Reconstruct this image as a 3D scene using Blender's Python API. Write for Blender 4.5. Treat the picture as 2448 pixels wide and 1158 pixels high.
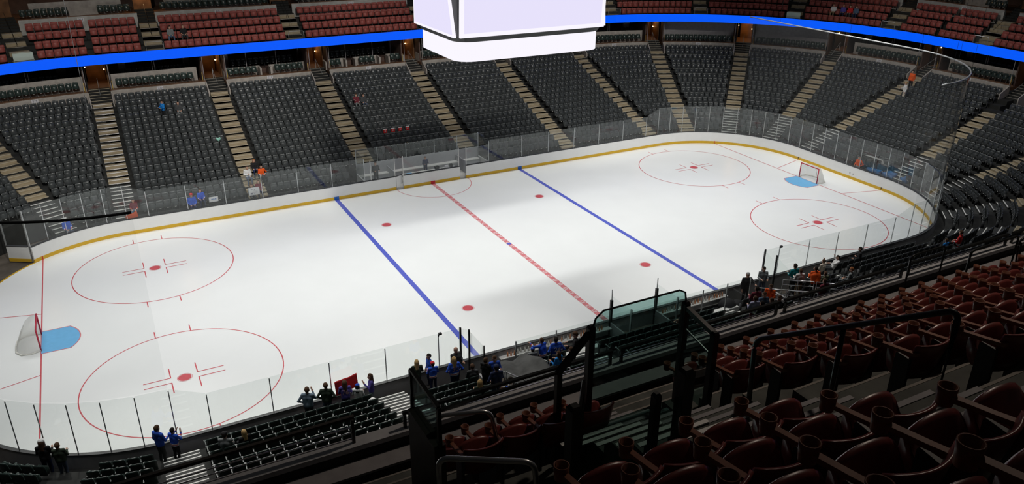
import bpy, math, random
import numpy as np
from mathutils import Matrix, Vector

F = 0.3048                      # the arena is laid out in feet
PI = math.pi
random.seed(7)
rng = np.random.default_rng(11)
for o in list(bpy.data.objects):
    bpy.data.objects.remove(o)
SC = bpy.context.scene
COL = SC.collection

# ------------------------------------------------------------------ camera
CAM = np.array([-73.1586, -139.2535, 71.0628])
def cam_axes(yaw, pitch, roll):
    f = np.array([math.sin(yaw)*math.cos(pitch), math.cos(yaw)*math.cos(pitch), math.sin(pitch)])
    r = np.array([math.cos(yaw), -math.sin(yaw), 0.0]); u = np.cross(r, f)
    return math.cos(roll)*r + math.sin(roll)*u, -math.sin(roll)*r + math.cos(roll)*u, f
cr, cu, cf = cam_axes(0.4878, -0.4222, 0.0058)
cd = bpy.data.cameras.new('camera'); cam = bpy.data.objects.new('camera', cd); COL.objects.link(cam)
mw = Matrix.Identity(4)
for i in range(3):
    mw[i][0], mw[i][1], mw[i][2], mw[i][3] = cr[i], cu[i], -cf[i], CAM[i]*F
cam.matrix_world = mw
cd.sensor_fit = 'HORIZONTAL'; cd.sensor_width = 36.0; cd.lens = 1907.314/2448*36.0
cd.clip_start = 0.05; cd.clip_end = 400
SC.camera = cam

# ------------------------------------------------------------------ world, exposure, rigging lights
SC.view_settings.view_transform = 'Standard'; SC.view_settings.look = 'None'
SC.view_settings.exposure = 0.0; SC.view_settings.gamma = 1.0; SC.view_settings.use_curve_mapping = False
SC.cycles.use_denoising = True
SC.cycles.max_bounces = 6; SC.cycles.diffuse_bounces = 3; SC.cycles.glossy_bounces = 3
SC.cycles.transparent_max_bounces = 24; SC.cycles.caustics_reflective = False
SC.cycles.sample_clamp_indirect = 4.0
W = bpy.data.worlds.new('arena_air'); SC.world = W; W.use_nodes = True
W.node_tree.nodes['Background'].inputs[0].default_value = (0.85, 0.9, 1.0, 1)
W.node_tree.nodes['Background'].inputs[1].default_value = 0.006

def spot(name, x, y, z, tx, ty, power, cone, blend=0.6, color=(1, 0.985, 0.95), size=0.6):
    L = bpy.data.lights.new(name, 'SPOT'); L.energy = power; L.spot_size = math.radians(cone); L.spot_blend = blend
    L.color = color; L.shadow_soft_size = size
    o = bpy.data.objects.new(name, L); COL.objects.link(o)
    o.location = (x*F, y*F, z*F)
    d = Vector(((tx-x)*F, (ty-y)*F, (0-z)*F)); o.rotation_euler = d.to_track_quat('-Z', 'Y').to_euler()
    return o
# long rows of flood lamps on the two catwalks above the ice
def strip(name, x, y, z, ty, power, lx, spread, color=(1, 0.99, 0.965), tx=None, ly=1.5):
    L = bpy.data.lights.new(name, 'AREA'); L.shape = 'RECTANGLE'; L.size = lx*F; L.size_y = ly; L.energy = power; L.color = color; L.spread = math.radians(spread)
    o = bpy.data.objects.new(name, L); COL.objects.link(o); o.location = (x*F, y*F, z*F)
    d = Vector((0 if tx is None else (tx-x)*F, (ty-y)*F, -z*F)); o.rotation_euler = d.to_track_quat('-Z', 'Y').to_euler(); return o
strip('catwalk_floods', 0, -50, 100, 6, 3700, 215, 86)
strip('catwalk_floods', 0, 50, 100, -6, 3700, 215, 86)
# house lights that wash the stands
for x, y, tx, ty, p, c in ((-78, -25, -72, 88, 21000, 50), (-10, -25, -6, 88, 23000, 50), (62, -25, 74, 84, 17000, 50), (40, 10, 138, 14, 12000, 52), (-78, 20, -76, -66, 15000, 42), (-28, 25, -32, -66, 15000, 42), (28, 25, 24, -66, 15000, 42)):
    spot('house_flood', x, y, 96, tx, ty, p, c, 0.9, (1, 0.95, 0.87))
spot('deck_house_light', -10, -98, 106, -40, -122, 3300, 90, 0.9, (1, 0.84, 0.70), 0.5)

# ------------------------------------------------------------------ materials
MATS = {}
def mat(name, col, rough=0.5, spec=0.5, metal=0.0, noise=0.0, nscale=4.0, bump=0.0, emit=0.0):
    if name in MATS: return MATS[name]
    m = bpy.data.materials.new(name); m.use_nodes = True; nt = m.node_tree; b = nt.nodes['Principled BSDF']
    b.inputs['Base Color'].default_value = (*col, 1); b.inputs['Roughness'].default_value = rough
    b.inputs['Specular IOR Level'].default_value = spec; b.inputs['Metallic'].default_value = metal
    if noise or bump:
        tc = nt.nodes.new('ShaderNodeTexCoord'); nz = nt.nodes.new('ShaderNodeTexNoise'); nz.inputs['Scale'].default_value = nscale
        nz.inputs['Detail'].default_value = 5
        nt.links.new(tc.outputs['Object'], nz.inputs['Vector'])
        if noise:
            rp = nt.nodes.new('ShaderNodeValToRGB')
            rp.color_ramp.elements[0].position = 0.3; rp.color_ramp.elements[1].position = 0.7
            rp.color_ramp.elements[0].color = (*[max(0, c*(1-noise)) for c in col], 1)
            rp.color_ramp.elements[1].color = (*[min(1, c*(1+noise)) for c in col], 1)
            nt.links.new(nz.outputs['Fac'], rp.inputs['Fac']); nt.links.new(rp.outputs['Color'], b.inputs['Base Color'])
        if bump:
            bp = nt.nodes.new('ShaderNodeBump'); bp.inputs['Strength'].default_value = bump; bp.inputs['Distance'].default_value = 0.02
            nt.links.new(nz.outputs['Fac'], bp.inputs['Height']); nt.links.new(bp.outputs['Normal'], b.inputs['Normal'])
    if emit:
        b.inputs['Emission Color'].default_value = (*col, 1); b.inputs['Emission Strength'].default_value = emit
        b.inputs['Base Color'].default_value = (0, 0, 0, 1); b.inputs['Specular IOR Level'].default_value = 0.2
    MATS[name] = m; return m
def glass(name, tint=(1, 1, 1), f0=0.08, haze=0.02, hcol=(.5, .55, .55)):
    m = bpy.data.materials.new(name); m.use_nodes = True; nt = m.node_tree; nt.nodes.clear()
    out = nt.nodes.new('ShaderNodeOutputMaterial'); tr = nt.nodes.new('ShaderNodeBsdfTransparent'); gl = nt.nodes.new('ShaderNodeBsdfGlossy')
    df = nt.nodes.new('ShaderNodeBsdfDiffuse'); df.inputs[0].default_value = (*hcol, 1)
    tr.inputs[0].default_value = (*tint, 1); gl.inputs['Roughness'].default_value = 0.02
    lw = nt.nodes.new('ShaderNodeLayerWeight'); lw.inputs['Blend'].default_value = 0.5
    pw = nt.nodes.new('ShaderNodeMath'); pw.operation = 'POWER'; pw.inputs[1].default_value = 5
    ml = nt.nodes.new('ShaderNodeMath'); ml.operation = 'MULTIPLY_ADD'; ml.inputs[1].default_value = 1-f0; ml.inputs[2].default_value = f0
    nt.links.new(lw.outputs['Facing'], pw.inputs[0]); nt.links.new(pw.outputs[0], ml.inputs[0])
    m1 = nt.nodes.new('ShaderNodeMixShader'); m2 = nt.nodes.new('ShaderNodeMixShader'); m1.inputs[0].default_value = haze
    nt.links.new(tr.outputs[0], m1.inputs[1]); nt.links.new(df.outputs[0], m1.inputs[2])
    nt.links.new(ml.outputs[0], m2.inputs[0]); nt.links.new(m1.outputs[0], m2.inputs[1]); nt.links.new(gl.outputs[0], m2.inputs[2])
    nt.links.new(m2.outputs[0], out.inputs[0]); MATS[name] = m; return m

mat('ice', (.86, .885, .885), .22, .35, noise=.018, nscale=.35)
mat('red_paint', (.60, .10, .12), .35, .3, noise=.1, nscale=3)
mat('red_paint_soft', (.66, .20, .22), .35, .3, noise=.12, nscale=5)
mat('blue_paint', (.10, .13, .56), .35, .3, noise=.05)
mat('crease_blue', (.17, .47, .78), .35, .3, noise=.04)
mat('board_white', (.74, .75, .75), .35, .4, noise=.02, nscale=2)
mat('kick_yellow', (.62, .38, .02), .4, .4, noise=.05)
mat('kick_blue', (.02, .12, .42), .4); mat('kick_red', (.55, .02, .03), .4)
mat('cap_grey', (.06, .063, .065), .45, .4)
mat('board_back', (.34, .34, .345), .6, .3, noise=.12, nscale=1.5)
mat('aluminium', (.55, .57, .58), .35, .5, metal=.6)
mat('steel', (.62, .63, .63), .28, .5, metal=.9)
mat('dark_metal', (.012, .014, .014), .4, .45)
mat('black_frame', (.02, .02, .022), .5, .4)
glass('rink_glass', (.97, .985, .98), .045, .015)
glass('guard_glass', (.60, .74, .72), .05, .012, (.2, .35, .35))
glass('net_veil', (.965, .97, .97), .0, .03, (.4, .42, .42))
mat('concrete', (.30, .28, .25), .85, .2, noise=.18, nscale=2.5, bump=.15)
mat('step_concrete', (.33, .275, .185), .85, .2, noise=.16, nscale=3, bump=.15)
mat('nosing_pale', (.46, .41, .31), .7, .2, noise=.1, nscale=6)
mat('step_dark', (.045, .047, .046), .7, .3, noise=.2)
mat('nosing_white', (.78, .78, .75), .5, .3)
mat('terrace_shade_dark', (.028, .029, .028), .85, .2, noise=.25, nscale=2)  # concrete darkened so its colour carries the shade between seat rows
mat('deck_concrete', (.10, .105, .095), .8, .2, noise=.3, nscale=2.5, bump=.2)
mat('fascia_concrete', (.40, .37, .34), .8, .2, noise=.16, nscale=3, bump=.1)
mat('fascia_upper', (.46, .46, .44), .8, .2, noise=.14, nscale=3, bump=.1)
mat('brown_ledge', (.16, .085, .05), .5, .3, noise=.2)
mat('suite_wall', (.10, .065, .055), .7, .2, noise=.35, nscale=1.2)
mat('column_grey', (.34, .33, .34), .7, .2, noise=.1)
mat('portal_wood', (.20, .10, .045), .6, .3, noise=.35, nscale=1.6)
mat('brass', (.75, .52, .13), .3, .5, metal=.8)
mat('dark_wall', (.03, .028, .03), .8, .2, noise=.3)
mat('seat_black', (.050, .056, .058), .30, .5, noise=.15, nscale=6)
mat('seat_green', (.028, .045, .040), .30, .5, noise=.2, nscale=5)
mat('seat_leg', (.055, .058, .06), .5, .4); mat('seat_glint', (.62, .62, .60), .25, .6); mat('cable_black', (.006, .006, .006), .95, .0)  # pale colour for the painted highlight on the far seats
mat('seat_red_far', (.30, .072, .060), .5, .35, noise=.15, nscale=5)
mat('seat_red', (.22, .050, .042), .32, .5, noise=.22, nscale=9)
mat('seat_arm', (.23, .085, .045), .5, .35, noise=.2, nscale=8)
mat('sign_white', (.70, .69, .72), .5, .3); mat('sign_ink', (.05, .05, .10), .6)
mat('led_blue', (0.0, .098, .95), .4, emit=1.0)
mat('led_screen', (.80, .76, .965), .4, emit=1.0)
mat('led_border', (.955, .925, 1.0), .4, emit=1.0)
mat('warm_bulb', (1.0, .62, .25), .4, emit=14)
mat('lavender_slat', (.25, .23, .29), .5, .4)
mat('floor_brown', (.10, .085, .07), .8, .2, noise=.4, nscale=.8)
mat('rail_brown', (.05, .04, .034), .5, .4, noise=.2)
mat('ledge_grey', (.55, .56, .58), .6, .3, noise=.1)
mat('box_grey', (.40, .41, .43), .6, .3, noise=.04)
mat('shelf_white', (.66, .66, .64), .5, .3)
mat('drape_grey', (.085, .087, .085), .9, .1, noise=.25, nscale=2.2, bump=.5)
mat('pale_panel', (.50, .60, .56), .5, .3)  # lit look of two guard panels put into an opaque pale colour
mat('net_white', (.70, .70, .66), .9, .1, noise=.15, nscale=8)
mat('goal_red', (.45, .02, .05), .4, .4)
mat('tarp_blue', (.02, .10, .26), .6, .3, noise=.3)
mat('bottle_orange', (.62, .26, .12), .4); mat('bottle_white', (.7, .68, .64), .4)
mat('cable_white', (.5, .5, .5), .6)

# ------------------------------------------------------------------ mesh helpers (feet in, metres out)
class MB:
    def __init__(s): s.v, s.f, s.m = [], [], []
    def add(s, vs, fs, m=0):
        b = len(s.v); s.v += [tuple(p) for p in vs]
        for f in fs: s.f.append([b+i for i in f]); s.m.append(m)
        return s
    def box(s, x0, x1, y0, y1, z0, z1, m=0):
        return s.add([(x0,y0,z0),(x1,y0,z0),(x1,y1,z0),(x0,y1,z0),(x0,y0,z1),(x1,y0,z1),(x1,y1,z1),(x0,y1,z1)],
                     [(0,3,2,1),(4,5,6,7),(0,1,5,4),(1,2,6,5),(2,3,7,6),(3,0,4,7)], m)
    def poly(s, pts, m=0): return s.add(pts, [list(range(len(pts)))], m)
    def sweep(s, rings, m=0, caps=True, ms=None):
        n = len(rings[0]); b = len(s.v)
        for r in rings: s.v += [tuple(p) for p in r]
        for k in range(len(rings)-1):
            for i in range(n):
                j = (i+1) % n
                s.f.append([b+k*n+i, b+k*n+j, b+(k+1)*n+j, b+(k+1)*n+i]); s.m.append(ms[i] if ms else m)
        if caps:
            s.f.append([b+i for i in range(n)][::-1]); s.m.append(m)
            s.f.append([b+(len(rings)-1)*n+i for i in range(n)]); s.m.append(m)
        return s
    def tube(s, pts, r, n=8, m=0):
        pts = [Vector(p) for p in pts]; rings = []
        up = Vector((0, 0, 1))
        for i, p in enumerate(pts):
            t = (pts[min(i+1, len(pts)-1)]-pts[max(i-1, 0)]).normalized()
            a = t.cross(up)
            if a.length < 1e-3: a = t.cross(Vector((0, 1, 0)))
            a.normalize(); b2 = t.cross(a).normalized()
            rr = r[i] if isinstance(r, (list, tuple)) else r
            rings.append([p+a*math.cos(2*PI*k/n)*rr+b2*math.sin(2*PI*k/n)*rr for k in range(n)])
        return s.sweep(rings, m)
    def bar(s, a, b, w, h, m=0):
        a, b = Vector(a), Vector(b); t = (b-a).normalized(); x = t.cross(Vector((0, 0, 1)))
        if x.length < 1e-3: x = Vector((1, 0, 0))
        x.normalize(); y = t.cross(x)
        q = [x*sx*w/2+y*sy*h/2 for sx, sy in ((-1,-1),(1,-1),(1,1),(-1,1))]
        return s.sweep([[a+k for k in q], [b+k for k in q]], m)
    def mesh(s, name, mats, smooth=False, scale=F):
        me = bpy.data.meshes.new(name)
        me.from_pydata([(p[0]*scale, p[1]*scale, p[2]*scale) for p in s.v], [], s.f)
        for k in mats: me.materials.append(MATS[k] if isinstance(k, str) else k)
        if len(mats) > 1: me.polygons.foreach_set('material_index', s.m)
        if smooth: me.polygons.foreach_set('use_smooth', [True]*len(me.polygons))
        me.update(); return me
    def build(s, name, mats, parent=None, loc=None, rz=0, smooth=False):
        if isinstance(mats, str): mats = [mats]
        return link(name, s.mesh(name, mats, smooth), parent, loc, rz)
def link(name, data, parent=None, loc=None, rz=0):
    o = bpy.data.objects.new(name, data); COL.objects.link(o)
    if loc is not None: o.location = (loc[0]*F, loc[1]*F, loc[2]*F)
    if rz: o.rotation_euler = (0, 0, rz)
    if parent is not None: o.parent = parent
    return o
def tag(o, label, cat=None, group=None, kind=None):
    o['label'] = label
    if cat: o['category'] = cat
    if group: o['group'] = group
    if kind: o['kind'] = kind
    return o
def struct(o, label): o['label'] = label; o['kind'] = 'structure'; return o
def empty(name, loc=(0, 0, 0), rz=0, label=None, cat=None, group=None, kind=None):
    o = link(name, None, None, loc, rz); o.empty_display_size = 0.2
    if label: tag(o, label, cat, group, kind)
    return o
def mesh_quads(name, V, Q, MI, mats, smooth=True):
    me = bpy.data.meshes.new(name)
    me.vertices.add(len(V)); me.vertices.foreach_set('co', (V*F).astype(np.float32).ravel())
    me.loops.add(Q.size); me.loops.foreach_set('vertex_index', Q.astype(np.int32).ravel())
    me.polygons.add(len(Q)); me.polygons.foreach_set('loop_start', np.arange(0, Q.size, 4, dtype=np.int32))
    me.polygons.foreach_set('loop_total', np.full(len(Q), 4, dtype=np.int32))
    for k in mats: me.materials.append(MATS[k])
    me.polygons.foreach_set('material_index', MI.astype(np.int32))
    if smooth: me.polygons.foreach_set('use_smooth', np.ones(len(Q), dtype=bool))
    me.update(calc_edges=True); me.validate(); return me
def text(name, body, size, matname, parent, loc, rot, ext=0.004):
    c = bpy.data.curves.new(name, 'FONT'); c.body = body; c.size = size*F; c.align_x = 'CENTER'; c.align_y = 'CENTER'; c.extrude = ext
    c.materials.append(MATS[matname]); o = link(name, c, None); bpy.context.view_layer.update(); me = bpy.data.meshes.new_from_object(o); bpy.data.objects.remove(o)
    me.materials.clear(); me.materials.append(MATS[matname]); o = link(name, me, parent, loc); o.rotation_euler = rot; return o
ORD = ['zeroth','first','second','third','fourth','fifth','sixth','seventh','eighth','ninth','tenth','eleventh','twelfth','thirteenth','fourteenth','fifteenth','sixteenth','seventeenth','eighteenth','nineteenth','twentieth','twenty-first','twenty-second','twenty-third','twenty-fourth','twenty-fifth','twenty-sixth']

# ------------------------------------------------------------------ plan of the bowl: everything runs parallel to the boards
HX, HY, RC = 100.0, 42.5, 28.0
CX, CY = HX-RC, HY-RC
class Sec:                                     # a wedge of the stands between two stairways
    def __init__(s, kind, mid, sx=1, sy=1): s.kind, s.mid, s.sx, s.sy = kind, mid, sx, sy
    def length(s, d): return 28.8 if s.kind == 'side' else 29.0 if s.kind == 'end' else math.radians(22.5)*(RC+d)
    def at(s, f, d):                           # f in -0.5..0.5 -> x, y, outward angle
        if s.kind == 'side': return s.mid+f*28.8, s.sy*(HY+d), s.sy*PI/2
        if s.kind == 'end': return s.sx*(HX+d), s.mid+f*29.0, (0 if s.sx > 0 else PI)
        th = math.radians(s.mid+f*22.5); return s.sx*CX+(RC+d)*math.cos(th), s.sy*CY+(RC+d)*math.sin(th), th
    def nseg(s): return 4 if s.kind == 'corner' else 1
    def sweep(s, mb, prof, m=0, marg=0.0, f0=-.5, f1=.5, ms=None):
        L = s.length(prof[0][0]); a, b = f0+marg/L, f1-marg/L; n = s.nseg(); rings = []
        for k in range(n+1):
            f = a+(b-a)*k/n; rings.append([(*s.at(f, d)[:2], z) for d, z in prof])
        mb.sweep(rings, m, True, ms)
FAR = [Sec('side', x) for x in (-57.6, -28.8, 0, 28.8, 57.6)]
TL = [Sec('corner', a, -1, 1) for a in (101.25, 123.75)]
TR = [Sec('corner', a, 1, 1) for a in (78.75, 56.25, 33.75, 11.25)]
EN = [Sec('end', 0, 1)]
BR = [Sec('corner', a, 1, -1) for a in (-11.25, -33.75, -56.25, -78.75)]
NEAR = [Sec('side', x, 1, -1) for x in (57.6, 28.8, 0, -28.8, -57.6)]
BL = [Sec('corner', a, -1, -1) for a in (-101.25, -123.75)]
def D(i): return 4.25+2.6*i
def Z(i): return 1.4 if i < 0 else 1+.33*D(i)+.001*D(i)**2
NR = 17
def boards_path():                              # counter clockwise from the gate in the far left corner, clockwise list of (x, y, angle)
    P = []
    def arc(cx, cy, a0, a1, n):
        for k in range(n+1):
            th = math.radians(a0+(a1-a0)*k/n); P.append((cx+RC*math.cos(th), cy+RC*math.sin(th), th))
    arc(-CX, CY, 131, 90, 14)
    arc(CX, CY, 90, 0, 28)
    arc(CX, -CY, 0, -90, 28)
    arc(-CX, -CY, -90, -180, 28)
    P.append((-HX, -2, PI))
    return P
# ------------------------------------------------------------------ arena floor and ice
struct(MB().box(-190, 190, -120, 120, -1.2, -0.25).build('floor', 'floor_brown'), 'dark concrete arena floor around the rink')
def rounded(r, inset=0.0, n=24):
    pts = []
    for cx, cy, a0 in ((CX, CY, 0), (-CX, CY, 90), (-CX, -CY, 180), (CX, -CY, 270)):
        for k in range(n+1):
            th = math.radians(a0+90*k/n); pts.append((cx+(r-inset)*math.cos(th), cy+(r-inset)*math.sin(th)))
    return pts
mb = MB(); P = rounded(RC+.02)
mb.poly([(x, y, 0) for x, y in P]); mb.sweep([[(x, y, z) for x, y in P] for z in (-.25, 0)], 0, False)
ice = struct(mb.build('ice_sheet', 'ice'), 'white ice sheet with painted hockey markings')
ZM = .018
def flat(name, quads, mats='red_paint', z=ZM, ms=None):
    mb = MB()
    for i, q in enumerate(quads): mb.poly([(p[0], p[1], z) for p in q], ms[i] if ms else 0)
    return mb.build(name, mats if isinstance(mats, list) else [mats], ice)
def rect(x0, x1, y0, y1): return [(x0, y0), (x1, y0), (x1, y1), (x0, y1)]
def ring(cx, cy, r, w, a0=0, a1=360, n=72):
    out = []
    for k in range(n):
        t0, t1 = math.radians(a0+(a1-a0)*k/n), math.radians(a0+(a1-a0)*(k+1)/n)
        out.append([(cx+(r-w)*math.cos(t0), cy+(r-w)*math.sin(t0)), (cx+r*math.cos(t0), cy+r*math.sin(t0)), (cx+r*math.cos(t1), cy+r*math.sin(t1)), (cx+(r-w)*math.cos(t1), cy+(r-w)*math.sin(t1))])
    return out
def disc(cx, cy, r, n=28): return [[(cx+r*math.cos(2*PI*k/n), cy+r*math.sin(2*PI*k/n)) for k in range(n)]]
yg = CY+math.sqrt(RC**2-17**2)
for s in (-1, 1):
    flat('goal_line', [rect(s*89-.11, s*89+.11, -yg, yg)])
    flat('blue_line', [rect(s*25.5-.5, s*25.5+.5, -42.5, 42.5)], 'blue_paint')
    for t in (-1, 1):
        a, b = (s*89, t*11), (s*100, t*14); w = .09
        flat('trapezoid_line', [[(a[0], a[1]-w), (b[0], b[1]-w), (b[0], b[1]+w), (a[0], a[1]+w)]])
        flat('faceoff_circle', ring(s*69, t*22, 15.09, .18))
        flat('faceoff_spot', disc(s*69, t*22, 1))
        flat('spot_ring', ring(s*69, t*22, 1.16, .06, n=28), z=ZM+.002)
        flat('neutral_spot', disc(s*20, t*22, 1))
        flat('spot_ring', ring(s*20, t*22, 1.16, .06, n=28), z=ZM+.002)
        q = []
        for ax in (-1, 1):
            for ay in (-1, 1):
                x, y = s*69+ax*2, t*22+ay*.75
                q += [rect(*sorted((x, x+ax*4)), y-.09, y+.09), rect(x-.09, x+.09, *sorted((y, y+ay*3)))]
        flat('restraining_mark', q, z=ZM+.001)
        for ax in (-1, 1):
            for ay in (-1, 1):
                x = s*69+ax*2.85; y = t*22+ay*14.7
                flat('hash_mark', [rect(x-.09, x+.09, *sorted((y, y+ay*2.3)))], z=ZM+.001)
    arc = [(s*89-s*6*math.cos(math.radians(a)), 6*math.sin(math.radians(a))) for a in np.linspace(-41.8, 41.8, 13)]
    flat('goal_crease', [[(s*89, -4)]+arc+[(s*89, 4)]], 'crease_blue', z=ZM+.004)
    q = [rect(*sorted((s*89, s*84.5)), y-.08, y+.08) for y in (-4, 4)]
    q += [[(s*89+(p[0]-s*89)*k, p[1]*k) for p, k in ((a, 1), (b, 1), (b, .972), (a, .972))] for a, b in zip(arc[:-1], arc[1:])]
    flat('crease_outline', q, 'red_paint_soft', z=ZM+.007)
q, ms = [rect(-.5, .5, -42.5, 42.5)], [0]
for k in range(42):
    y = -42+2*k; q.append(rect(-.36, .36, y, y+.95)); ms.append(1)
    q.append(rect(-.2, .2, y+.28, y+.66)); ms.append(0)
mb = MB()
for i, (a, m_) in enumerate(zip(q, ms)): mb.poly([(p[0], p[1], ZM+(0 if i == 0 else .003 if m_ else .005)) for p in a], m_)
mat('check_pale', (.74, .56, .57), .35, .3); mb.build('center_line', ['red_paint_soft', 'check_pale'], ice)
flat('center_spot', disc(0, 0, .5), 'blue_paint', z=ZM+.012)
flat('referee_crease', ring(0, 42.5, 10, .17, 180, 360, 40), 'red_paint_soft')

# ------------------------------------------------------------------ boards, kick plate, glass
boards = empty('dasher_boards'); struct(boards, 'white rink boards with yellow kick plate and glass above')
PATH = boards_path()
def run(pts):
    def sw(name, prof, m):
        mb = MB(); mb.sweep([[(x+math.cos(a)*d, y+math.sin(a)*d, z) for d, z in prof] for x, y, a in pts]); mb.build(name, m, boards)
    sw('board_panel', [(0, .75), (.3, .75), (.3, 3.42), (0, 3.42)], 'board_white')
    sw('kick_plate', [(-.05, 0), (.3, 0), (.3, .75), (-.05, .75)], 'kick_yellow')
    sw('cap_rail', [(-.06, 3.42), (.5, 3.42), (.5, 3.58), (-.06, 3.58)], 'cap_grey')
    sw('back_panel', [(.3, -.2), (.46, -.2), (.46, 3.42), (.3, 3.42)], 'board_back')
a0 = next(i for i, p in enumerate(PATH) if abs(p[0]+72) < .01 and p[1] > 42)
run(PATH[:a0+1]+[(-10.0, HY, PI/2)])
run([(-7.9, HY, PI/2), (7.7, HY, PI/2)])
run([(9.5, HY, PI/2)]+PATH[a0+1:])
for x, m_ in ((-25.5, 'kick_blue'), (25.5, 'kick_blue'), (0, 'kick_red')):
    MB().box(x-.6, x+.6, HY-.09, HY, 0, .82).build('kick_marker', m_, boards)
for s, y in ((1, yg), (1, -yg), (-1, yg)):
    MB().box(s*89-.12, s*89+.12, y-.1, y+.04, 0, .8).build('kick_marker', 'kick_red', boards)
for y in (14, -14): MB().box(HX-.09, HX, y-.1, y+.1, .3, .8).build('kick_marker', 'black_frame', boards)
th = [math.radians(a) for a in np.linspace(131, 180, 16)]
mb = MB(); mb.sweep([[(-CX+(RC+d)*math.cos(t), CY+(RC+d)*math.sin(t), z) for d, z in ((-.05, -.2), (.25, -.2), (.25, .08), (-.05, .08))] for t in th]); mb.build('gate_threshold', 'kick_yellow', boards)
def pane(a, b, za, zb, z0=3.58, par=boards, m='rink_glass', name='glass_pane', th=.05):
    (x0, y0), (x1, y1) = a, b; t = Vector((x1-x0, y1-y0, 0)).normalized(); n = Vector((-t.y, t.x, 0))*th/2; g = .05
    x0, y0, x1, y1 = x0+t.x*g, y0+t.y*g, x1-t.x*g, y1-t.y*g
    q = [(x0, y0, z0), (x1, y1, z0), (x1, y1, zb), (x0, y0, za)]
    mb = MB(); mb.sweep([[(p[0]+n.x*s, p[1]+n.y*s, p[2]) for p in q] for s in (-1, 1)]); return mb.build(name, m, par)
def post(p, z1, z0=3.5, w=.13, par=boards, m='aluminium', name='glass_post'):
    return MB().box(-w/2, w/2, -w/2, w/2, z0, z1).build(name, m, par, (p[0], p[1], 0))
def glassrun(pl, firstpost=True):               # pl: (x, y, top)
    for i, (x, y, z) in enumerate(pl):
        if i or firstpost: post((x, y), z-.15)
        if i: pane(pl[i-1][:2], (x, y), pl[i-1][2], z)
GD = .22
def arcpts(cx, cy, a0, a1, n, z=11.4): return [(cx+(RC+GD)*math.cos(math.radians(a0+(a1-a0)*k/n)), cy+(RC+GD)*math.sin(math.radians(a0+(a1-a0)*k/n)), z) for k in range(n+1)]
sx_ = [-67.6, -59.4, -51.1, -42.8, -34.5, -26.2, -18.0]
glassrun(arcpts(-CX, CY, 131, 90, 5)+[(x, HY+GD, 9.4) for x in sx_])
glassrun([(16.2, HY+GD, 9.4)]+[(-x, HY+GD, 9.4) for x in sx_[::-1][1:]]+arcpts(CX, CY, 90, 0, 11)+[(HX+GD, y, 11.4) for y in np.linspace(14.5, -14.5, 8)[1:]]
         + arcpts(CX, -CY, 0, -90, 11)[1:]+[(x, -HY-GD, 9.4) for x in (66.8, 58.6, 50.4, 42.6, 34.8, 31.0)])
glassrun([(x, -HY-GD, 9.4) for x in (-30.8, -34.4, -42.8, -51.1, -59.4, -67.6)]+arcpts(-CX, -CY, -90, -180, 11)+[(-HX-GD, -8, 11.4)])
# brackets on the corner posts and two little goal lamps / cameras on the near glass
for i, (x, y) in enumerate(((-34.4, -42.72), (34.8, -42.72))):
    t = empty('rink_camera', (x, y, 9.2), 0, ('black rink camera clipped to glass post by ' + ('the standing fans on the left' if i == 0 else 'the players tunnel on the right')), 'camera')
    MB().box(.05, .55, -.2, .15, .0, .32).build('body', 'dark_metal', t); MB().box(-.05, .1, -.1, .05, -.25, .1).build('clamp', 'dark_metal', t)
# open gate leaf in the far left corner
g = empty('ice_resurfacer_gate', (-90.7, 36.3, 0), math.atan2(2.5, -4.0), 'white board gate swung open at the far left corner', 'gate')
MB().box(0.3, 4.9, -.2, .2, .75, 3.4).build('panel', 'board_white', g); MB().box(.3, 4.9, -.23, .23, .05, .75).build('kick_plate', 'kick_yellow', g)
MB().box(.3, 4.9, -.25, .25, 3.4, 3.56).build('cap_rail', 'cap_grey', g)
MB().box(.35, 4.8, -.03, .03, 3.56, 11.2).build('glass_pane', 'rink_glass', g)
for x in (.05, 4.9): MB().box(x-.1, x+.1, -.13, .13, 0 if x < 1 else 3.4, 11.2).build('hinge_post' if x < 1 else 'edge_post', 'aluminium', g)
MB().box(-.35, -.05, -.2, .2, 0, 3.5).build('latch_plate', 'cap_grey', g)

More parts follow.
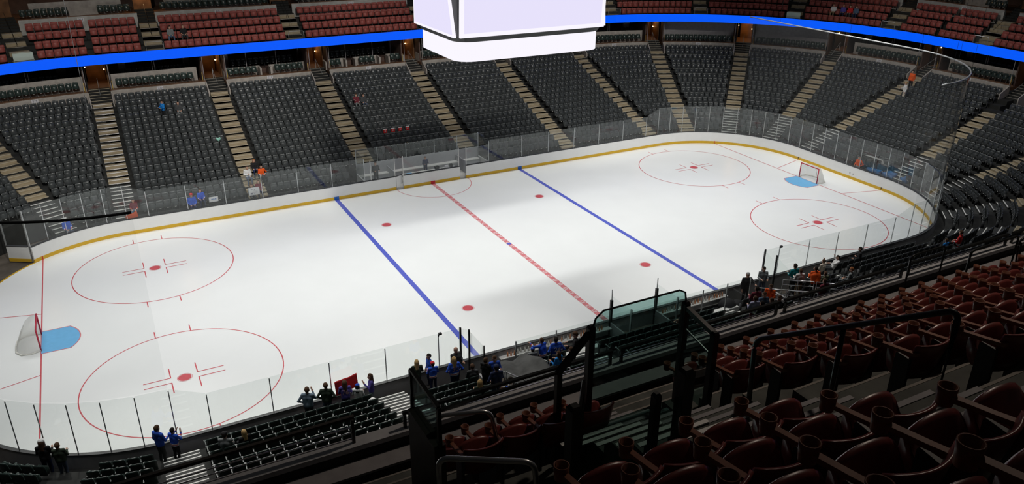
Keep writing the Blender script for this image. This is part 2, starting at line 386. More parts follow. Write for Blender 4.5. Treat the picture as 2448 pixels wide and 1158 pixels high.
# ------------------------------------------------------------------ goals
net = bpy.data.materials.new('goal_netting'); net.use_nodes = True; nt = net.node_tree; pb = nt.nodes['Principled BSDF']
pb.inputs['Base Color'].default_value = (.74, .74, .70, 1); pb.inputs['Roughness'].default_value = .9
tr_ = nt.nodes.new('ShaderNodeBsdfTransparent'); mx = nt.nodes.new('ShaderNodeMixShader'); mx.inputs[0].default_value = .5
nt.links.new(tr_.outputs[0], mx.inputs[1]); nt.links.new(pb.outputs[0], mx.inputs[2]); nt.links.new(mx.outputs[0], nt.nodes['Material Output'].inputs[0]); MATS['goal_netting'] = net
def goal(x, rz, label, m='goal_red', y=0, z=0):
    g = empty('hockey_goal', (x, y, z), rz, label, 'goal')       # local +y points out of the mouth
    for s in (-1, 1): MB().tube([(s*3, 0, 0), (s*3, 0, 4)], .13, 8).build('post', m, g, smooth=True)
    MB().tube([(-3.1, 0, 4), (3.1, 0, 4)], .13, 8).build('crossbar', m, g, smooth=True)
    base = [(-3, 0, .12), (-3.5, -1.4, .12), (-3.2, -2.8, .12), (-1.9, -3.6, .12), (0, -3.7, .12), (1.9, -3.6, .12), (3.2, -2.8, .12), (3.5, -1.4, .12), (3, 0, .12)]
    top = [(-3, 0, 4), (-2.95, -.5, 3.95), (-2.6, -1.2, 3.9), (-1.4, -1.7, 3.88), (0, -1.8, 3.88), (1.4, -1.7, 3.88), (2.6, -1.2, 3.9), (2.95, -.5, 3.95), (3, 0, 4)]
    MB().tube(base, .15, 6).build('base_frame', 'net_white' if m == 'goal_red' else m, g, smooth=True)
    MB().tube([(0, -3.6, .1), (0, -1.8, 3.88)], .07, 6).build('back_brace', 'net_white' if m == 'goal_red' else m, g)
    mb = MB(); nn = len(base)
    mid = [tuple(.5*(p[i]+q[i])+(0 if i != 1 else -.12) for i in range(3)) for p, q in zip(base, top)]
    mb.v = base+mid+top
    for r in (0, nn):
        for i in range(nn-1): mb.f.append([r+i, r+i+1, r+nn+i+1, r+nn+i]); mb.m.append(0)
    mb.f.append([2*nn+i for i in range(nn)]); mb.m.append(0)
    mb.build('net', 'goal_netting', g, smooth=True)
    return g
goal(-89, -PI/2, 'red framed hockey goal on the ice at the left end')
goal(89, PI/2, 'red framed hockey goal on the ice at the right end')

# ------------------------------------------------------------------ penalty boxes and timekeeper (far side)
pb_ = empty('penalty_box_enclosure', (0, 0, 0)); struct(pb_, 'grey walled penalty boxes behind the far boards')
MB().box(-18, 16.2, 42.95, 49.4, -.2, 1.2).build('box_floor', 'shelf_white', pb_)
MB().box(-18, 16.2, 49.0, 49.4, 1.2, 5.9).build('back_wall', 'box_grey', pb_)
MB().box(-17.6, 15.8, 47.4, 48.9, 1.2, 2.9).build('player_bench', 'box_grey', pb_)
MB().box(-17.6, 15.8, 47.3, 48.95, 2.9, 3.1).build('bench_top', 'shelf_white', pb_)
for x in (-18, 16.2):
    MB().box(x-.12, x+.12, 42.95, 49.2, 1.2, 3.5).build('side_wall', 'board_white', pb_)
    pane((x, 42.95), (x, 49.2), 9.4, 9.8, 3.5, pb_); post((x, 49.2), 9.9, 1.2, .16, pb_)
for a, b in ((-18, -12.3), (-12.3, -4.5), (-4.5, 3.4), (3.4, 10), (10, 16.2)):
    pane((a, 49.2), (b, 49.2), 9.8, 9.8, 5.9, pb_); post((b, 49.2), 9.8, 5.9, .12, pb_)
for a, b in ((-18, -16.4), (-16.4, -10.1), (-7.9, -.2), (-.2, 7.5), (9.6, 16.2)):
    pane((a, HY+GD), (b, HY+GD), 8.2, 8.2, 3.58, pb_)
for x in (-16.4, -10.1, -7.9, 7.5, 9.6): post((x, HY+GD), 8.6, .2, .16, pb_, 'shelf_white')
MB().box(-7.6, 7.2, 43.2, 45.0, 2.9, 3.1).build('scorer_desk', 'shelf_white', pb_)
for x in (-10, 9.6): MB().box(x-.1, x+.1, 43, 49, 1.2, 4.6).build('divider', 'box_grey', pb_)
dr = empty('penalty_box_door', (-9.9, 42.65, 0), math.radians(24), 'white penalty box door standing slightly open', 'door')
MB().box(0, 2.1, -.12, .12, .5, 3.45).build('panel', 'board_white', dr); MB().box(0, 2.1, -.14, .14, 3.45, 3.58).build('cap_rail', 'cap_grey', dr)
MB().box(.3, 1.9, .14, .2, 2.2, 2.35).build('latch', 'aluminium', dr)
for i, (x, y, w, dd, h, m_, nm, lb) in enumerate(((-6.5, 43.7, 1.4, .8, .12, 'crease_blue', 'folder', 'pale blue folder on the scorer desk'), (-3.5, 43.9, 2.2, .9, .1, 'shelf_white', 'score_sheets', 'long white score sheets on the scorer desk'),
        (1.5, 44.2, 1.1, .8, .7, 'dark_metal', 'equipment_case', 'small black equipment case on the scorer desk'), (4.2, 43.9, 1.0, .7, .5, 'sign_white', 'white_printer', 'white printer at the desk end by the door gap'), (5.6, 44.0, .7, .6, .9, 'black_frame', 'monitor', 'small dark monitor at the desk end by the door gap'))):
    t = MB(); t.box(x, x+w, y, y+dd, 3.12, 3.12+h)
    if nm == 'monitor': t.box(x+.25, x+.45, y+.2, y+.4, 3.1, 3.2)
    if nm == 'equipment_case': t.tube([(x+.3, y+.4, 3.82), (x+.35, y+.4, 3.98), (x+.75, y+.4, 3.98), (x+.8, y+.4, 3.82)], .04, 6)
    if nm == 'white_printer': t.box(x+.1, x+w-.1, y+.1, y+dd-.1, 3.62, 3.75)
    tag(t.build(nm, m_), lb, 'office item')

# ------------------------------------------------------------------ player benches (near side)
bn = empty('player_bench_area', (0, 0, 0)); struct(bn, 'player benches between near boards and first spectator rows')
for a, b in ((-24.4, -3.2), (6.2, 22.2)):
    MB().box(a, b, -48.6, -42.96, -.2, .9).build('bench_floor', 'terrace_shade_dark', bn)
    MB().box(a, b, -43.9, -43.0, 2.45, 2.6).build('bottle_shelf', 'shelf_white', bn)
    MB().box(a+.5, b-.5, -47.4, -46.2, .9, 2.2).build('bench_seat', 'shelf_white', bn)
    MB().box(a, b, -48.9, -48.6, -.2, 3.3).build('rear_wall', 'board_back', bn)
    xs = np.linspace(a, b, 4)
    for i in range(3):
        pane((xs[i], -48.75), (xs[i+1], -48.75), 8.6, 8.6, 3.3, bn)
    for x in xs: post((x, -48.75), 8.6, .9, .16, bn)
MB().box(-3.2, 6.2, -48.6, -42.96, -.2, .6).build('pit_floor', 'floor_brown', bn)
MB().box(-3.2, 6.2, -48.9, -48.6, -.2, 3.3).build('pit_wall', 'board_back', bn)
for x in (-3.2, 6.2):
    MB().box(x-.12, x+.12, -48.6, -43, .6, 3.4).build('pit_divider', 'board_back', bn)
    pane((x, -43.0), (x, -48.6), 8.4, 8.4, 3.4, bn)
    post((x, -43.1), 7.6, .6, .42, bn, 'dark_metal', 'padded_post'); post((x, -43.1), 9.6, 7.6, .14, bn)
    post((x, -48.6), 8.6, .6, .2, bn)
pane((-3.2, -48.75), (6.2, -48.75), 8.4, 8.4, 3.3, bn)
crv = [(-30.8, -42.8), (-30.2, -43.2), (-29.9, -44.0), (-29.9, -45.4), (-29.9, -49.2)]
for i in range(4): pane(crv[i], crv[i+1], 9.4, 9.4, 1.4, bn)
for p in (crv[0], crv[2], crv[4]): post(p, 9.6, 1.2, .26 if p != crv[4] else .16, bn, 'dark_metal')
for y0, y1 in ((-42.8, -45.8), (-45.8, -48.8)): pane((31.0, y0), (31.0, y1), 9.4, 8.2, 1.4, bn)
for y in (-42.9, -45.8): post((31.0, y), 9.7, 1.2, .24, bn, 'dark_metal')
MB().tube([(-29.8, -48.9, 5.2), (-24.4, -48.9, 5.2), (-24.4, -48.9, 2.2)], .07, 6).build('gate_rail', 'dark_metal', bn)
MB().tube([(31.0, -48.9, 5.0), (36.2, -47.2, 4.9)], .07, 6).build('gate_rail', 'dark_metal', bn)
bt = MB(); bt.tube([(0, 0, 0), (0, 0, .42), (0, 0, .56), (0, 0, .66), (0, 0, .8)], [.14, .14, .11, .05, .06], 8); btm = {}
for m_ in ('bottle_orange', 'bottle_white'): btm[m_] = bt.mesh('water_bottle', [m_], True)
k = 0
for a, b, side in ((-23, -4.5, 'left'), (7.5, 21.5, 'right')):
    for x in np.arange(a, b, .62):
        k += 1; m_ = 'bottle_orange' if rng.random() < .55 else 'bottle_white'
        o = link('water_bottle', btm[m_], None, (x+rng.uniform(-.1, .1), -43.3-rng.uniform(0, .3), 2.6))
        tag(o, f"{'orange' if m_=='bottle_orange' else 'white'} water bottle in the row on the {side} player bench shelf", 'bottle', f'water bottles on the {side} bench shelf')
# ------------------------------------------------------------------ lower bowl terraces
def secname(s):
    if s.kind == 'side': return ('far ' if s.sy > 0 else 'near ')+'side'
    return 'right end' if s.kind == 'end' else ('right' if s.sx > 0 else 'left')+(' far' if s.sy > 0 else ' near')+' corner'
def nrows(s): return 17 if s in FAR+TL+TR+EN else 15 if s in BR[:2] else 12 if s in BR+NEAR else 7
def tunnel(s, x, d):
    if s in FAR: return -19.4 < x < 17.8 and d < 8
    return s in NEAR and ((-30.6 < x < -24.2) or (22.0 < x < 28.2)) and d < 20.5
for s in FAR+TL+TR+EN+BR+NEAR+BL:
    mb = MB()
    cuts = [(-.5, .5)]
    if s is NEAR[3]: cuts = [(-.5, -.065), (.165, .5)]
    if s is NEAR[1]: cuts = [(-.5, -.235), (-.02, .5)]
    if s is FAR[1]: cuts = [(-.5, .323)]
    if s is FAR[3]: cuts = [(-.375, .5)]
    first = 2 if s in NEAR[1:4] or s is FAR[2] else 3 if s is TL[1] else 0
    for i in range(first, nrows(s)):
        z = Z(i); d0, d1 = D(i)-1.95, D(i)+.65
        for c in (cuts if D(i) < (20.5 if s in NEAR else 8) else [(-.5, .5)]):
            s.sweep(mb, [(d0, -.2), (d1+.02, -.2), (d1+.02, z), (d0, z)], 0, 0, *c)
    for c in (cuts if first == 0 else ()): s.sweep(mb, [(.5, -.2), (2.32, -.2), (2.32, 1.4), (.5, 1.4)], 0, 0, *c)
    struct(mb.build('seating_terrace', 'terrace_shade_dark'), f'dark stepped terrace under the lower seats, {secname(s)}')
# tunnels through the near stand
for a, b in ((-30.4, -24.4), (22.2, 28.0)):
    t = empty('players_tunnel', ((a+b)/2, -56, 0)); struct(t, 'sunken players tunnel through the near stand')
    for x in (a-(a+b)/2, b-(a+b)/2): MB().box(x-.15, x+.15, -7.2, 7.4, -.2, 4.6).build('side_wall', 'board_back', t)
    MB().box((a-b)/2, (b-a)/2, -7.2, 13, -.24, .2).build('tunnel_floor', 'floor_brown', t)

# ------------------------------------------------------------------ stairways
ST_W, UP_W = 4.5, 4.4
def stepmesh(name, w, dep, h, m, mn):
    mb = MB(); mb.box(-w/2, w/2, 0, dep, -h, 0, 0); mb.box(-w/2, w/2, -.03, .17, -.10, .025, 1); return mb.mesh(name, [m, mn])
SM_A = stepmesh('step', ST_W, 1.34, 1.6, 'step_concrete', 'nosing_pale')
SM_B = stepmesh('step', ST_W, 1.34, 1.6, 'step_dark', 'nosing_white')
SM_C = stepmesh('step', ST_W, 1.34, 1.6, 'step_concrete', 'nosing_white')
AIS = []
for x in (-72, -43.2, -14.4, 14.4, 43.2, 72): AIS.append((x, HY, PI/2, f'far side, {["by the gate corner","under the lit portal left","left of centre","right of centre","right","at the far corner bend"][[-72,-43.2,-14.4,14.4,43.2,72].index(x)]}', 17))
for a in (67.5, 45, 22.5, 0): AIS.append((CX+RC*math.cos(math.radians(a)), CY+RC*math.sin(math.radians(a)), math.radians(a), f'far right corner, {int(90-a)} degrees round', 17))
for a in (0, -22.5, -45, -67.5): AIS.append((CX+RC*math.cos(math.radians(a)), -CY+RC*math.sin(math.radians(a)), math.radians(a), f'near right corner, {int(-a)} degrees round', 14))
AIS.append((-CX+RC*math.cos(math.radians(112.5)), CY+RC*math.sin(math.radians(112.5)), math.radians(112.5), 'far left corner', 17))
for x in (72, 43.2, 14.4, -14.4, -43.2, -72): AIS.append((x, -HY, -PI/2, f'near side at x {x}', 12))
AISN = {0: 'concrete stairway with white nosings, leftmost full one on the far side'}
for k, (bx, by, th, nm, nr) in enumerate(AIS):
    o = empty('aisle_stairs', (bx, by, 0), th-PI/2)               # local +y runs up and outwards
    struct(o, 'concrete aisle stairway between seat sections, '+nm.split(',')[0])
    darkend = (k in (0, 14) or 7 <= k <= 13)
    for i in range(0, nr):
        if (k >= 15 or k < 6) and abs(bx) < 20 and i < 2: continue
        for j in range(2):
            z = Z(i)+.03 if j == 0 else (Z(i)+Z(i+1))/2+.03
            if i == NR-1 and j == 1: z = Z(i)+.55
            d = D(i)-1.95+1.3*j
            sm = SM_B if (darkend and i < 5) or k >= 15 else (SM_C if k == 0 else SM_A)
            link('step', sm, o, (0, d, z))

# ------------------------------------------------------------------ seat templates (feet, local +y faces the rink, origin on the tread under the backrest)
def back_grid(w, z0, z1, lean, bow, th, round_=.82, nc=5, rows=(0, .45, .86, 1.0), crown=0.0):
    V, Q = [], []; nr_ = len(rows)
    for side in (0, 1):
        for r, t in enumerate(rows):
            ww = w/2*(round_ if r == nr_-1 else (.97 if r == 0 else 1))
            for c in range(nc):
                u = -1+2*c/(nc-1); z = z0+(z1-z0)*t+(crown*(1-u*u) if r >= nr_-2 else 0)
                V.append((u*ww, bow*u*u-lean*(z-z0)-(th if side else 0), z))
    n = nr_*nc
    for r in range(nr_-1):
        for c in range(nc-1):
            a = r*nc+c; Q.append((a+1, a, a+nc, a+nc+1)); Q.append((n+a, n+a+1, n+a+nc+1, n+a+nc))
    edge = [c for c in range(nc)]+[r*nc+nc-1 for r in range(1, nr_)]+[(nr_-1)*nc+c for c in range(nc-2, -1, -1)]+[r*nc for r in range(nr_-2, 0, -1)]
    for i in range(len(edge)):
        a, b = edge[i], edge[(i+1) % len(edge)]; Q.append((a, b, n+b, n+a))
    return V, Q
def pan_prof(w, prof, nc=3, bulge=.06):
    V, Q = [], []; n = len(prof)
    for c in range(nc):
        u = -1+2*c/(nc-1)
        k = 1-bulge*u*u
        cy_ = sum(p[0] for p in prof)/n; cz_ = sum(p[1] for p in prof)/n
        for y, z in prof: V.append((u*w/2, cy_+(y-cy_)*k, cz_+(z-cz_)*k))
    for c in range(nc-1):
        for i in range(n):
            j = (i+1) % n; Q.append((c*n+i, c*n+j, (c+1)*n+j, (c+1)*n+i))
    for c, rev in ((0, True), (nc-1, False)):
        for i in range(1, n-2, 2):
            q = (c*n, c*n+i, c*n+i+1, c*n+min(i+2, n-1)); Q.append(q[::-1] if rev else q)
    return V, Q
def boxq(x0, x1, y0, y1, z0, z1):
    m = MB().box(x0, x1, y0, y1, z0, z1); return m.v, [tuple(f) for f in m.f]
PAN = [(.22, 1.28), (.34, 1.08), (.52, 1.02), (.68, 1.12), (.74, 1.36), (.66, 2.15), (.54, 2.28), (.42, 2.15)]
PANF = [(.16, 1.30), (.24, 1.12), (.36, 1.08), (.46, 1.16), (.48, 1.36), (.34, 2.26), (.26, 2.36), (.18, 2.26)]
def cat(parts):
    V, Q, Mi = [], [], []
    for (v, q), m in parts:
        b = len(V); V += list(v); Q += [tuple(i+b for i in f) for f in q]; Mi += [m]*len(q)
    return np.array(V, float), np.array(Q), np.array(Mi)
SEAT_FAR = cat([(back_grid(1.46, 1.2, 2.75, .14, .16, .12), 0), (pan_prof(1.34, PANF), 0), (boxq(-.83, -.75, -.05, .5, .0, 1.75), 1), (boxq(-.2, .2, .40, .50, 1.02, 1.10), 2)])  # last box is a pale bar painting the glint under each pan
SEAT_RFAR = cat([(back_grid(1.72, 1.15, 2.85, .14, .2, .12, .96), 0), (pan_prof(1.6, PANF), 0), (boxq(-.97, -.89, -.05, .6, .0, 1.8), 1)])
def replicate(tmpl, inst):                        # inst rows: x, y, z, rz
    V, Q, Mi = tmpl; I = np.array(inst); n, nv = len(I), len(V)
    c, s = np.cos(I[:, 3])[:, None], np.sin(I[:, 3])[:, None]
    out = np.empty((n, nv, 3)); out[:, :, 0] = V[None, :, 0]*c-V[None, :, 1]*s+I[:, 0:1]; out[:, :, 1] = V[None, :, 0]*s+V[None, :, 1]*c+I[:, 1:2]; out[:, :, 2] = V[None, :, 2]+I[:, 2:3]
    q = (Q[None]+(np.arange(n)*nv)[:, None, None]).reshape(-1, 4); return out.reshape(-1, 3), q, np.tile(Mi, n)

# ------------------------------------------------------------------ lower bowl seats
def row_seats(s, d, pitch, marg, f0=-.5, f1=.5):
    L = s.length(d); a, b = L*f0+(marg if f0 == -.5 else .6), L*f1-(marg if f1 == .5 else .6); n = int((b-a)/pitch)
    st = (a+b)/2-(n-1)*pitch/2
    return [(k, st+k*pitch, s.at((st+k*pitch)/L, d)) for k in range(n)]
cand, mass = [], []
for s in FAR+TL+TR+EN+BR+NEAR+BL:
    first = 2 if s in NEAR[1:4] else 3 if s is TL[1] else 0
    for i in range(first, nrows(s)):
        for k, t, (x, y, th) in row_seats(s, D(i), 1.62, 2.55):
            if tunnel(s, x-.9, D(i)) or tunnel(s, x+.9, D(i)): continue
            inst = (x, y, Z(i), th+PI/2)
            if s in NEAR+BL: cand.append((math.dist((x, y, Z(i)), CAM), s, i, k, inst))
            else: mass.append(inst)
def inview(p):
    v = np.array(p)-CAM; z = v@cf; return z > 0 and -40 < 1224+1907.3*(v@cr)/z < 2490 and 579-1907.3*(v@cu)/z < 1190
def hidden_by_parapet(p):                         # the near deck edge at y -104.5, z 43.3 covers what lies lower
    t = (-104.5-CAM[1])/(p[1]-CAM[1]); return CAM[2]+t*(p[2]+2.8-CAM[2]) < 43.2
vis = [c for c in cand if inview(c[4][:3]) and not hidden_by_parapet(c[4][:3])]
vis.sort(key=lambda c: c[0]); single = vis[:290]; mass += [c[4] for c in vis[290:]]
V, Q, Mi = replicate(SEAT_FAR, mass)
tag(link('folding_seat_rows', mesh_quads('folding_seat_rows', V, Q, Mi, ['seat_black', 'seat_leg', 'seat_glint'])), 'rows of empty black folding seats filling the lower bowl', 'seats', kind='stuff')
def qmesh(name, vq, m, smooth=True):
    V_, Q_ = vq; return mesh_quads(name, np.array(V_, float), np.array(Q_), np.zeros(len(Q_)), [m], smooth)
NS_BACK = qmesh('backrest', back_grid(1.44, 1.15, 2.78, .16, .14, .13, .8, 7, (0, .3, .62, .86, 1.0), .07), 'seat_green')
NS_PAN = qmesh('seat_pan', pan_prof(1.28, PAN, 5), 'seat_green')
am = MB(); am.box(-.06, .06, -.05, 1.0, 1.72, 1.86); am.tube([(0, 1.02, 1.62), (0, 1.02, 1.86)], .17, 10)
NS_ARM = am.mesh('armrest', ['seat_green']); NS_LEG = MB().box(-.06, .06, .0, .5, 0, 1.75).mesh('pedestal', ['seat_leg'])
secs = {NEAR[4]: 'left of the second stairs', NEAR[3]: 'left of the draped tunnel', NEAR[2]: 'behind the player benches', NEAR[1]: 'by the right tunnel', NEAR[0]: 'in the right near block', BL[0]: 'at the near left corner', BL[1]: 'at the far left frame edge'}
secs[NEAR[4]] = 'right of the white edged stairs'
for dist, s, i, k, inst in single:
    o = empty('folding_seat', inst[:3], inst[3], f'black folding seat {secs[s]}, {ORD[i+1]} row from glass, {ORD[k+1]} along', 'seat', 'black folding seats in the near lower rows')
    link('backrest', NS_BACK, o); link('seat_pan', NS_PAN, o); link('armrest', NS_ARM, o, (-.81, 0, 0)); link('pedestal', NS_LEG, o, (-.81, 0, 0))

# ------------------------------------------------------------------ club level above the lower bowl
FD, FZ = 47.5, 21.7
club = FAR+TL+TR+EN+BR[:2]
signs = {id(TL[0]): '219', id(FAR[0]): '220', id(FAR[1]): '221', id(FAR[2]): '222', id(FAR[3]): '223', id(FAR[4]): '224', id(TR[0]): '225', id(TR[1]): '226', id(TR[2]): '227', id(TR[3]): '228', id(EN[0]): '201'}
clubseats = []
for n_, s in enumerate(club):
    w = empty('club_front_wall', (0, 0, 0)); struct(w, f'pale concrete club level front wall, {secname(s)}')
    def sw(name, prof, m, marg=2.7, par=w, f0=-.5, f1=.5):
        mb = MB(); s.sweep(mb, prof, 0, marg, f0, f1); return mb.build(name, m, par)
    sw('fascia', [(FD, 16.5), (FD+.7, 16.5), (FD+.7, FZ), (FD, FZ)], 'fascia_concrete')
    sw('ledge', [(FD-.08, FZ), (FD+.8, FZ), (FD+.8, FZ+.14), (FD-.08, FZ+.14)], 'brown_ledge')
    sw('club_floor', [(FD+.7, 20.2), (68, 20.2), (68, 21.0), (FD+.7, 21.0)], 'brown_ledge', 2.6)
    sw('return_wall', [(FD-3.4, 15), (FD, 15), (FD, FZ-.2), (FD-3.4, 19.6)], 'fascia_concrete', 0, w, -.5+2.55/s.length(FD), -.5+2.85/s.length(FD))
    sw('return_wall', [(FD-3.4, 15), (FD, 15), (FD, FZ-.2), (FD-3.4, 19.6)], 'fascia_concrete', 0, w, .5-2.85/s.length(FD), .5-2.55/s.length(FD))
    if id(s) in signs:
        x, y, th = s.at(0, FD-.05)
        sg = empty('section_sign', (x, y, 21.1), th-PI/2, f'small white section sign {signs[id(s)]} on the club wall, {ORD[sorted(signs.values(), key=lambda q: (q < "210", q)).index(signs[id(s)])+1]} one from left', 'sign')
        MB().box(-.78, .78, 0, .05, -.42, .42).build('plate', 'sign_white', sg)
        text('number', signs[id(s)], .72, 'sign_ink', sg, (0, -.01, 0), (PI/2, 0, 0))
    box_type = s in (FAR[1], FAR[2], FAR[3])
    open_type = s in (TR[1], TR[2])
    gr = ((-.40, -.06), (.04, .40)) if s is FAR[1] else ((-.41, -.2), (-.1, .16), (.26, .42)) if s is FAR[2] else ((-.40, .36),)
    if not open_type:
        for a, b in gr:
            top = 23.5 if box_type else 24.7
            sw('half_wall', [(53.0, 21), (53.35, 21), (53.35, top), (53.0, top)], 'fascia_concrete', 0, w, a, b)
            if box_type:
                for e in (a, b): sw('box_side', [(50.2, 21), (53.0, 21), (53.0, 23.5), (50.2, 23.3)], 'fascia_concrete', 0, w, e-.008, e+.008)
            for k, t, (x, y, th) in row_seats(s, 51.6, 1.62, .5, a, b): clubseats.append((x, y, 21.0, th+PI/2))
        for k, t, (x, y, th) in row_seats(s, 57.2, 1.62, 5.0): clubseats.append((x, y, 22.3, th+PI/2))
        sw('riser', [(54.6, 21), (66, 21), (66, 22.3), (54.6, 22.3)], 'suite_wall', 4.5)
    else:
        for k, t, (x, y, th) in row_seats(s, 50.6, 1.62, 3.4):
            clubseats.append((x, y, 21.0, th+PI/2))
        sw('rear_panel', [(53.5, 21), (53.9, 21), (53.9, 28.4), (53.5, 28.4)], 'column_grey', 3.6)
    sw('club_rear_wall', [(67.2, 20), (68, 20), (68, 29), (67.2, 29)], 'suite_wall', 0)
    for e in ((-.30, .27) if not box_type else (-.37, .38)):
        sw('column', [(59, 21), (60.2, 21), (60.2, 28.5), (59, 28.5)], 'column_grey', 0, w, e, e+.062)
    for e in ((-.02, .0), (-.17, .12)) [box_type]:
        x, y, th = s.at(e, 53.6); post((x, y), 28.5, 23.0, .12, w, 'column_grey', 'partition_post')
    for e in (-.5, .5):
        sg_ = 1 if e < 0 else -1; L = s.length(FD)
        sw('end_wall', [(FD+2.5, 21), (66, 21), (66, 28.5), (FD+2.5, 28.5)], 'suite_wall', 0, w, *sorted((e+sg_*2.75/L, e+sg_*3.15/L)))
        for q_, hh in ((2.9, 28.5), (3.25, 24.0)):
            x, y, th = s.at(e+sg_*q_/L, FD+.3+(.9 if q_ > 3 else 0)); post((x, y), hh if q_ < 3 else 23.9, FZ, .11 if q_ < 3 else .16, w, 'column_grey' if q_ < 3 else 'brass', 'portal_post' if q_ < 3 else 'brass_post')
    sw('soffit', [(FD, 28.5), (68, 28.5), (68, 29.3), (FD, 29.3)], 'dark_wall', 0)
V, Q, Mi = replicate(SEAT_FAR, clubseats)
tag(link('club_seat_rows', mesh_quads('club_seat_rows', V, Q, Mi, ['seat_green', 'seat_leg', 'seat_glint'])), 'dark green club seats under the blue ribbon board', 'seats', kind='stuff')
# portals at the head of each stairway
plist = [a for k, a in enumerate(AIS) if k < 11 or k == 14]
for k, (bx, by, th, nm, nr) in enumerate(plist):
    o = empty('portal', (bx, by, 0), th-PI/2); struct(o, 'warmly lit exit portal at the head of an aisle stairway')
    pale = k == 0
    for j in range(6):
        z = Z(16)+.55+(j)*.5; d = D(16)+.65+j*1.15
        mb = MB(); mb.box(-2.5, 2.5, 0, 1.2, -2.2, 0, 0); mb.box(-2.5, 2.5, -.03, .13, -.08, .02, 1); mb.build('step', ['terrace_shade_dark', 'nosing_pale' if pale else 'concrete'], o, (0, d, z))
    MB().box(-2.6, 2.6, 53, 64, 20.6, 21.2).build('portal_floor', 'brown_ledge', o)
    MB().box(-1.7 if k % 2 else -2.2, 2.3, 63.6, 64, 21, 28.5).build('portal_end_wall', 'portal_wood', o)
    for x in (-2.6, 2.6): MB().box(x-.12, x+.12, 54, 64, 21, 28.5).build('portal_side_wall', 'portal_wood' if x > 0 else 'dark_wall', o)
    MB().tube([(0, D(16)-.2, Z(16)+2.9), (0, D(16)+6.6, Z(16)+5.9), (0, D(16)+6.6, Z(16)+3.2)], .06, 6).build('center_handrail', 'aluminium', o)
    for x, d, z in ((-2.3, 57, 26.2), (2.2, 60.5, 24.6)):
        b = MB(); b.tube([(x, d, z), (x, d, z+.18), (x, d, z+.3)], [.1, .16, .04], 8); b.build('lamp_bulb', 'warm_bulb', o)
    L = bpy.data.lights.new('portal_lamp', 'POINT'); L.energy = 15 if k not in (7,) else 40; L.color = (1, .55, .22); L.shadow_soft_size = .08
    lo = bpy.data.objects.new('portal_lamp', L); COL.objects.link(lo); lo.parent = o; lo.location = (0.6*F, 59*F, 27*F)

# ------------------------------------------------------------------ blue ribbon board
mb = MB()
for s in [BR[1], BR[0]]+EN+TR[::-1]+FAR[::-1]+TL:
    s.sweep(mb, [(FD-.5, 28.55), (FD, 28.55), (FD, 31.05), (FD-.5, 31.05)], 0, 0, -.5, .5, [0, 0, 0, 1])
rb = tag(mb.build('led_ribbon_board', ['dark_metal', 'led_blue']), 'glowing blue ribbon display running round the upper deck front', 'display')

# ------------------------------------------------------------------ upper deck: red seats
UR = 4
def UD(k): return 50.6+2.65*k
def UZ(k): return 29.75+1.85*k
ups = [Sec('side', 0), Sec('side', 0), Sec('side', 0), Sec('side', 0), Sec('side', 0)]
class USec(Sec):                                # upper sections have their own division
    def __init__(s, kind, a, b, sx=1, sy=1): s.kind, s.a, s.b, s.sx, s.sy, s.mid = kind, a, b, sx, sy, (a+b)/2
    def length(s, d):
        if s.kind in ('side', 'end'): return abs(s.b-s.a)
        return math.radians(abs(s.b-s.a))*(RC+d)
    def at(s, f, d):
        q = s.mid+f*(s.b-s.a)
        if s.kind == 'side': return q, s.sy*(HY+d), s.sy*PI/2
        if s.kind == 'end': return s.sx*(HX+d), q, 0
        th = math.radians(q); return s.sx*CX+(RC+d)*math.cos(th), s.sy*CY+(RC+d)*math.sin(th), th
class UMix(Sec):                                # from a straight part round into a corner, by arc length at d = 58
    def __init__(s, pts): s.pts, s.kind = pts, 'corner'
    def length(s, d): return s.pts['L']
UPS = [USec('side', -57, -20), USec('side', -20, 20), USec('side', 20, 57)]
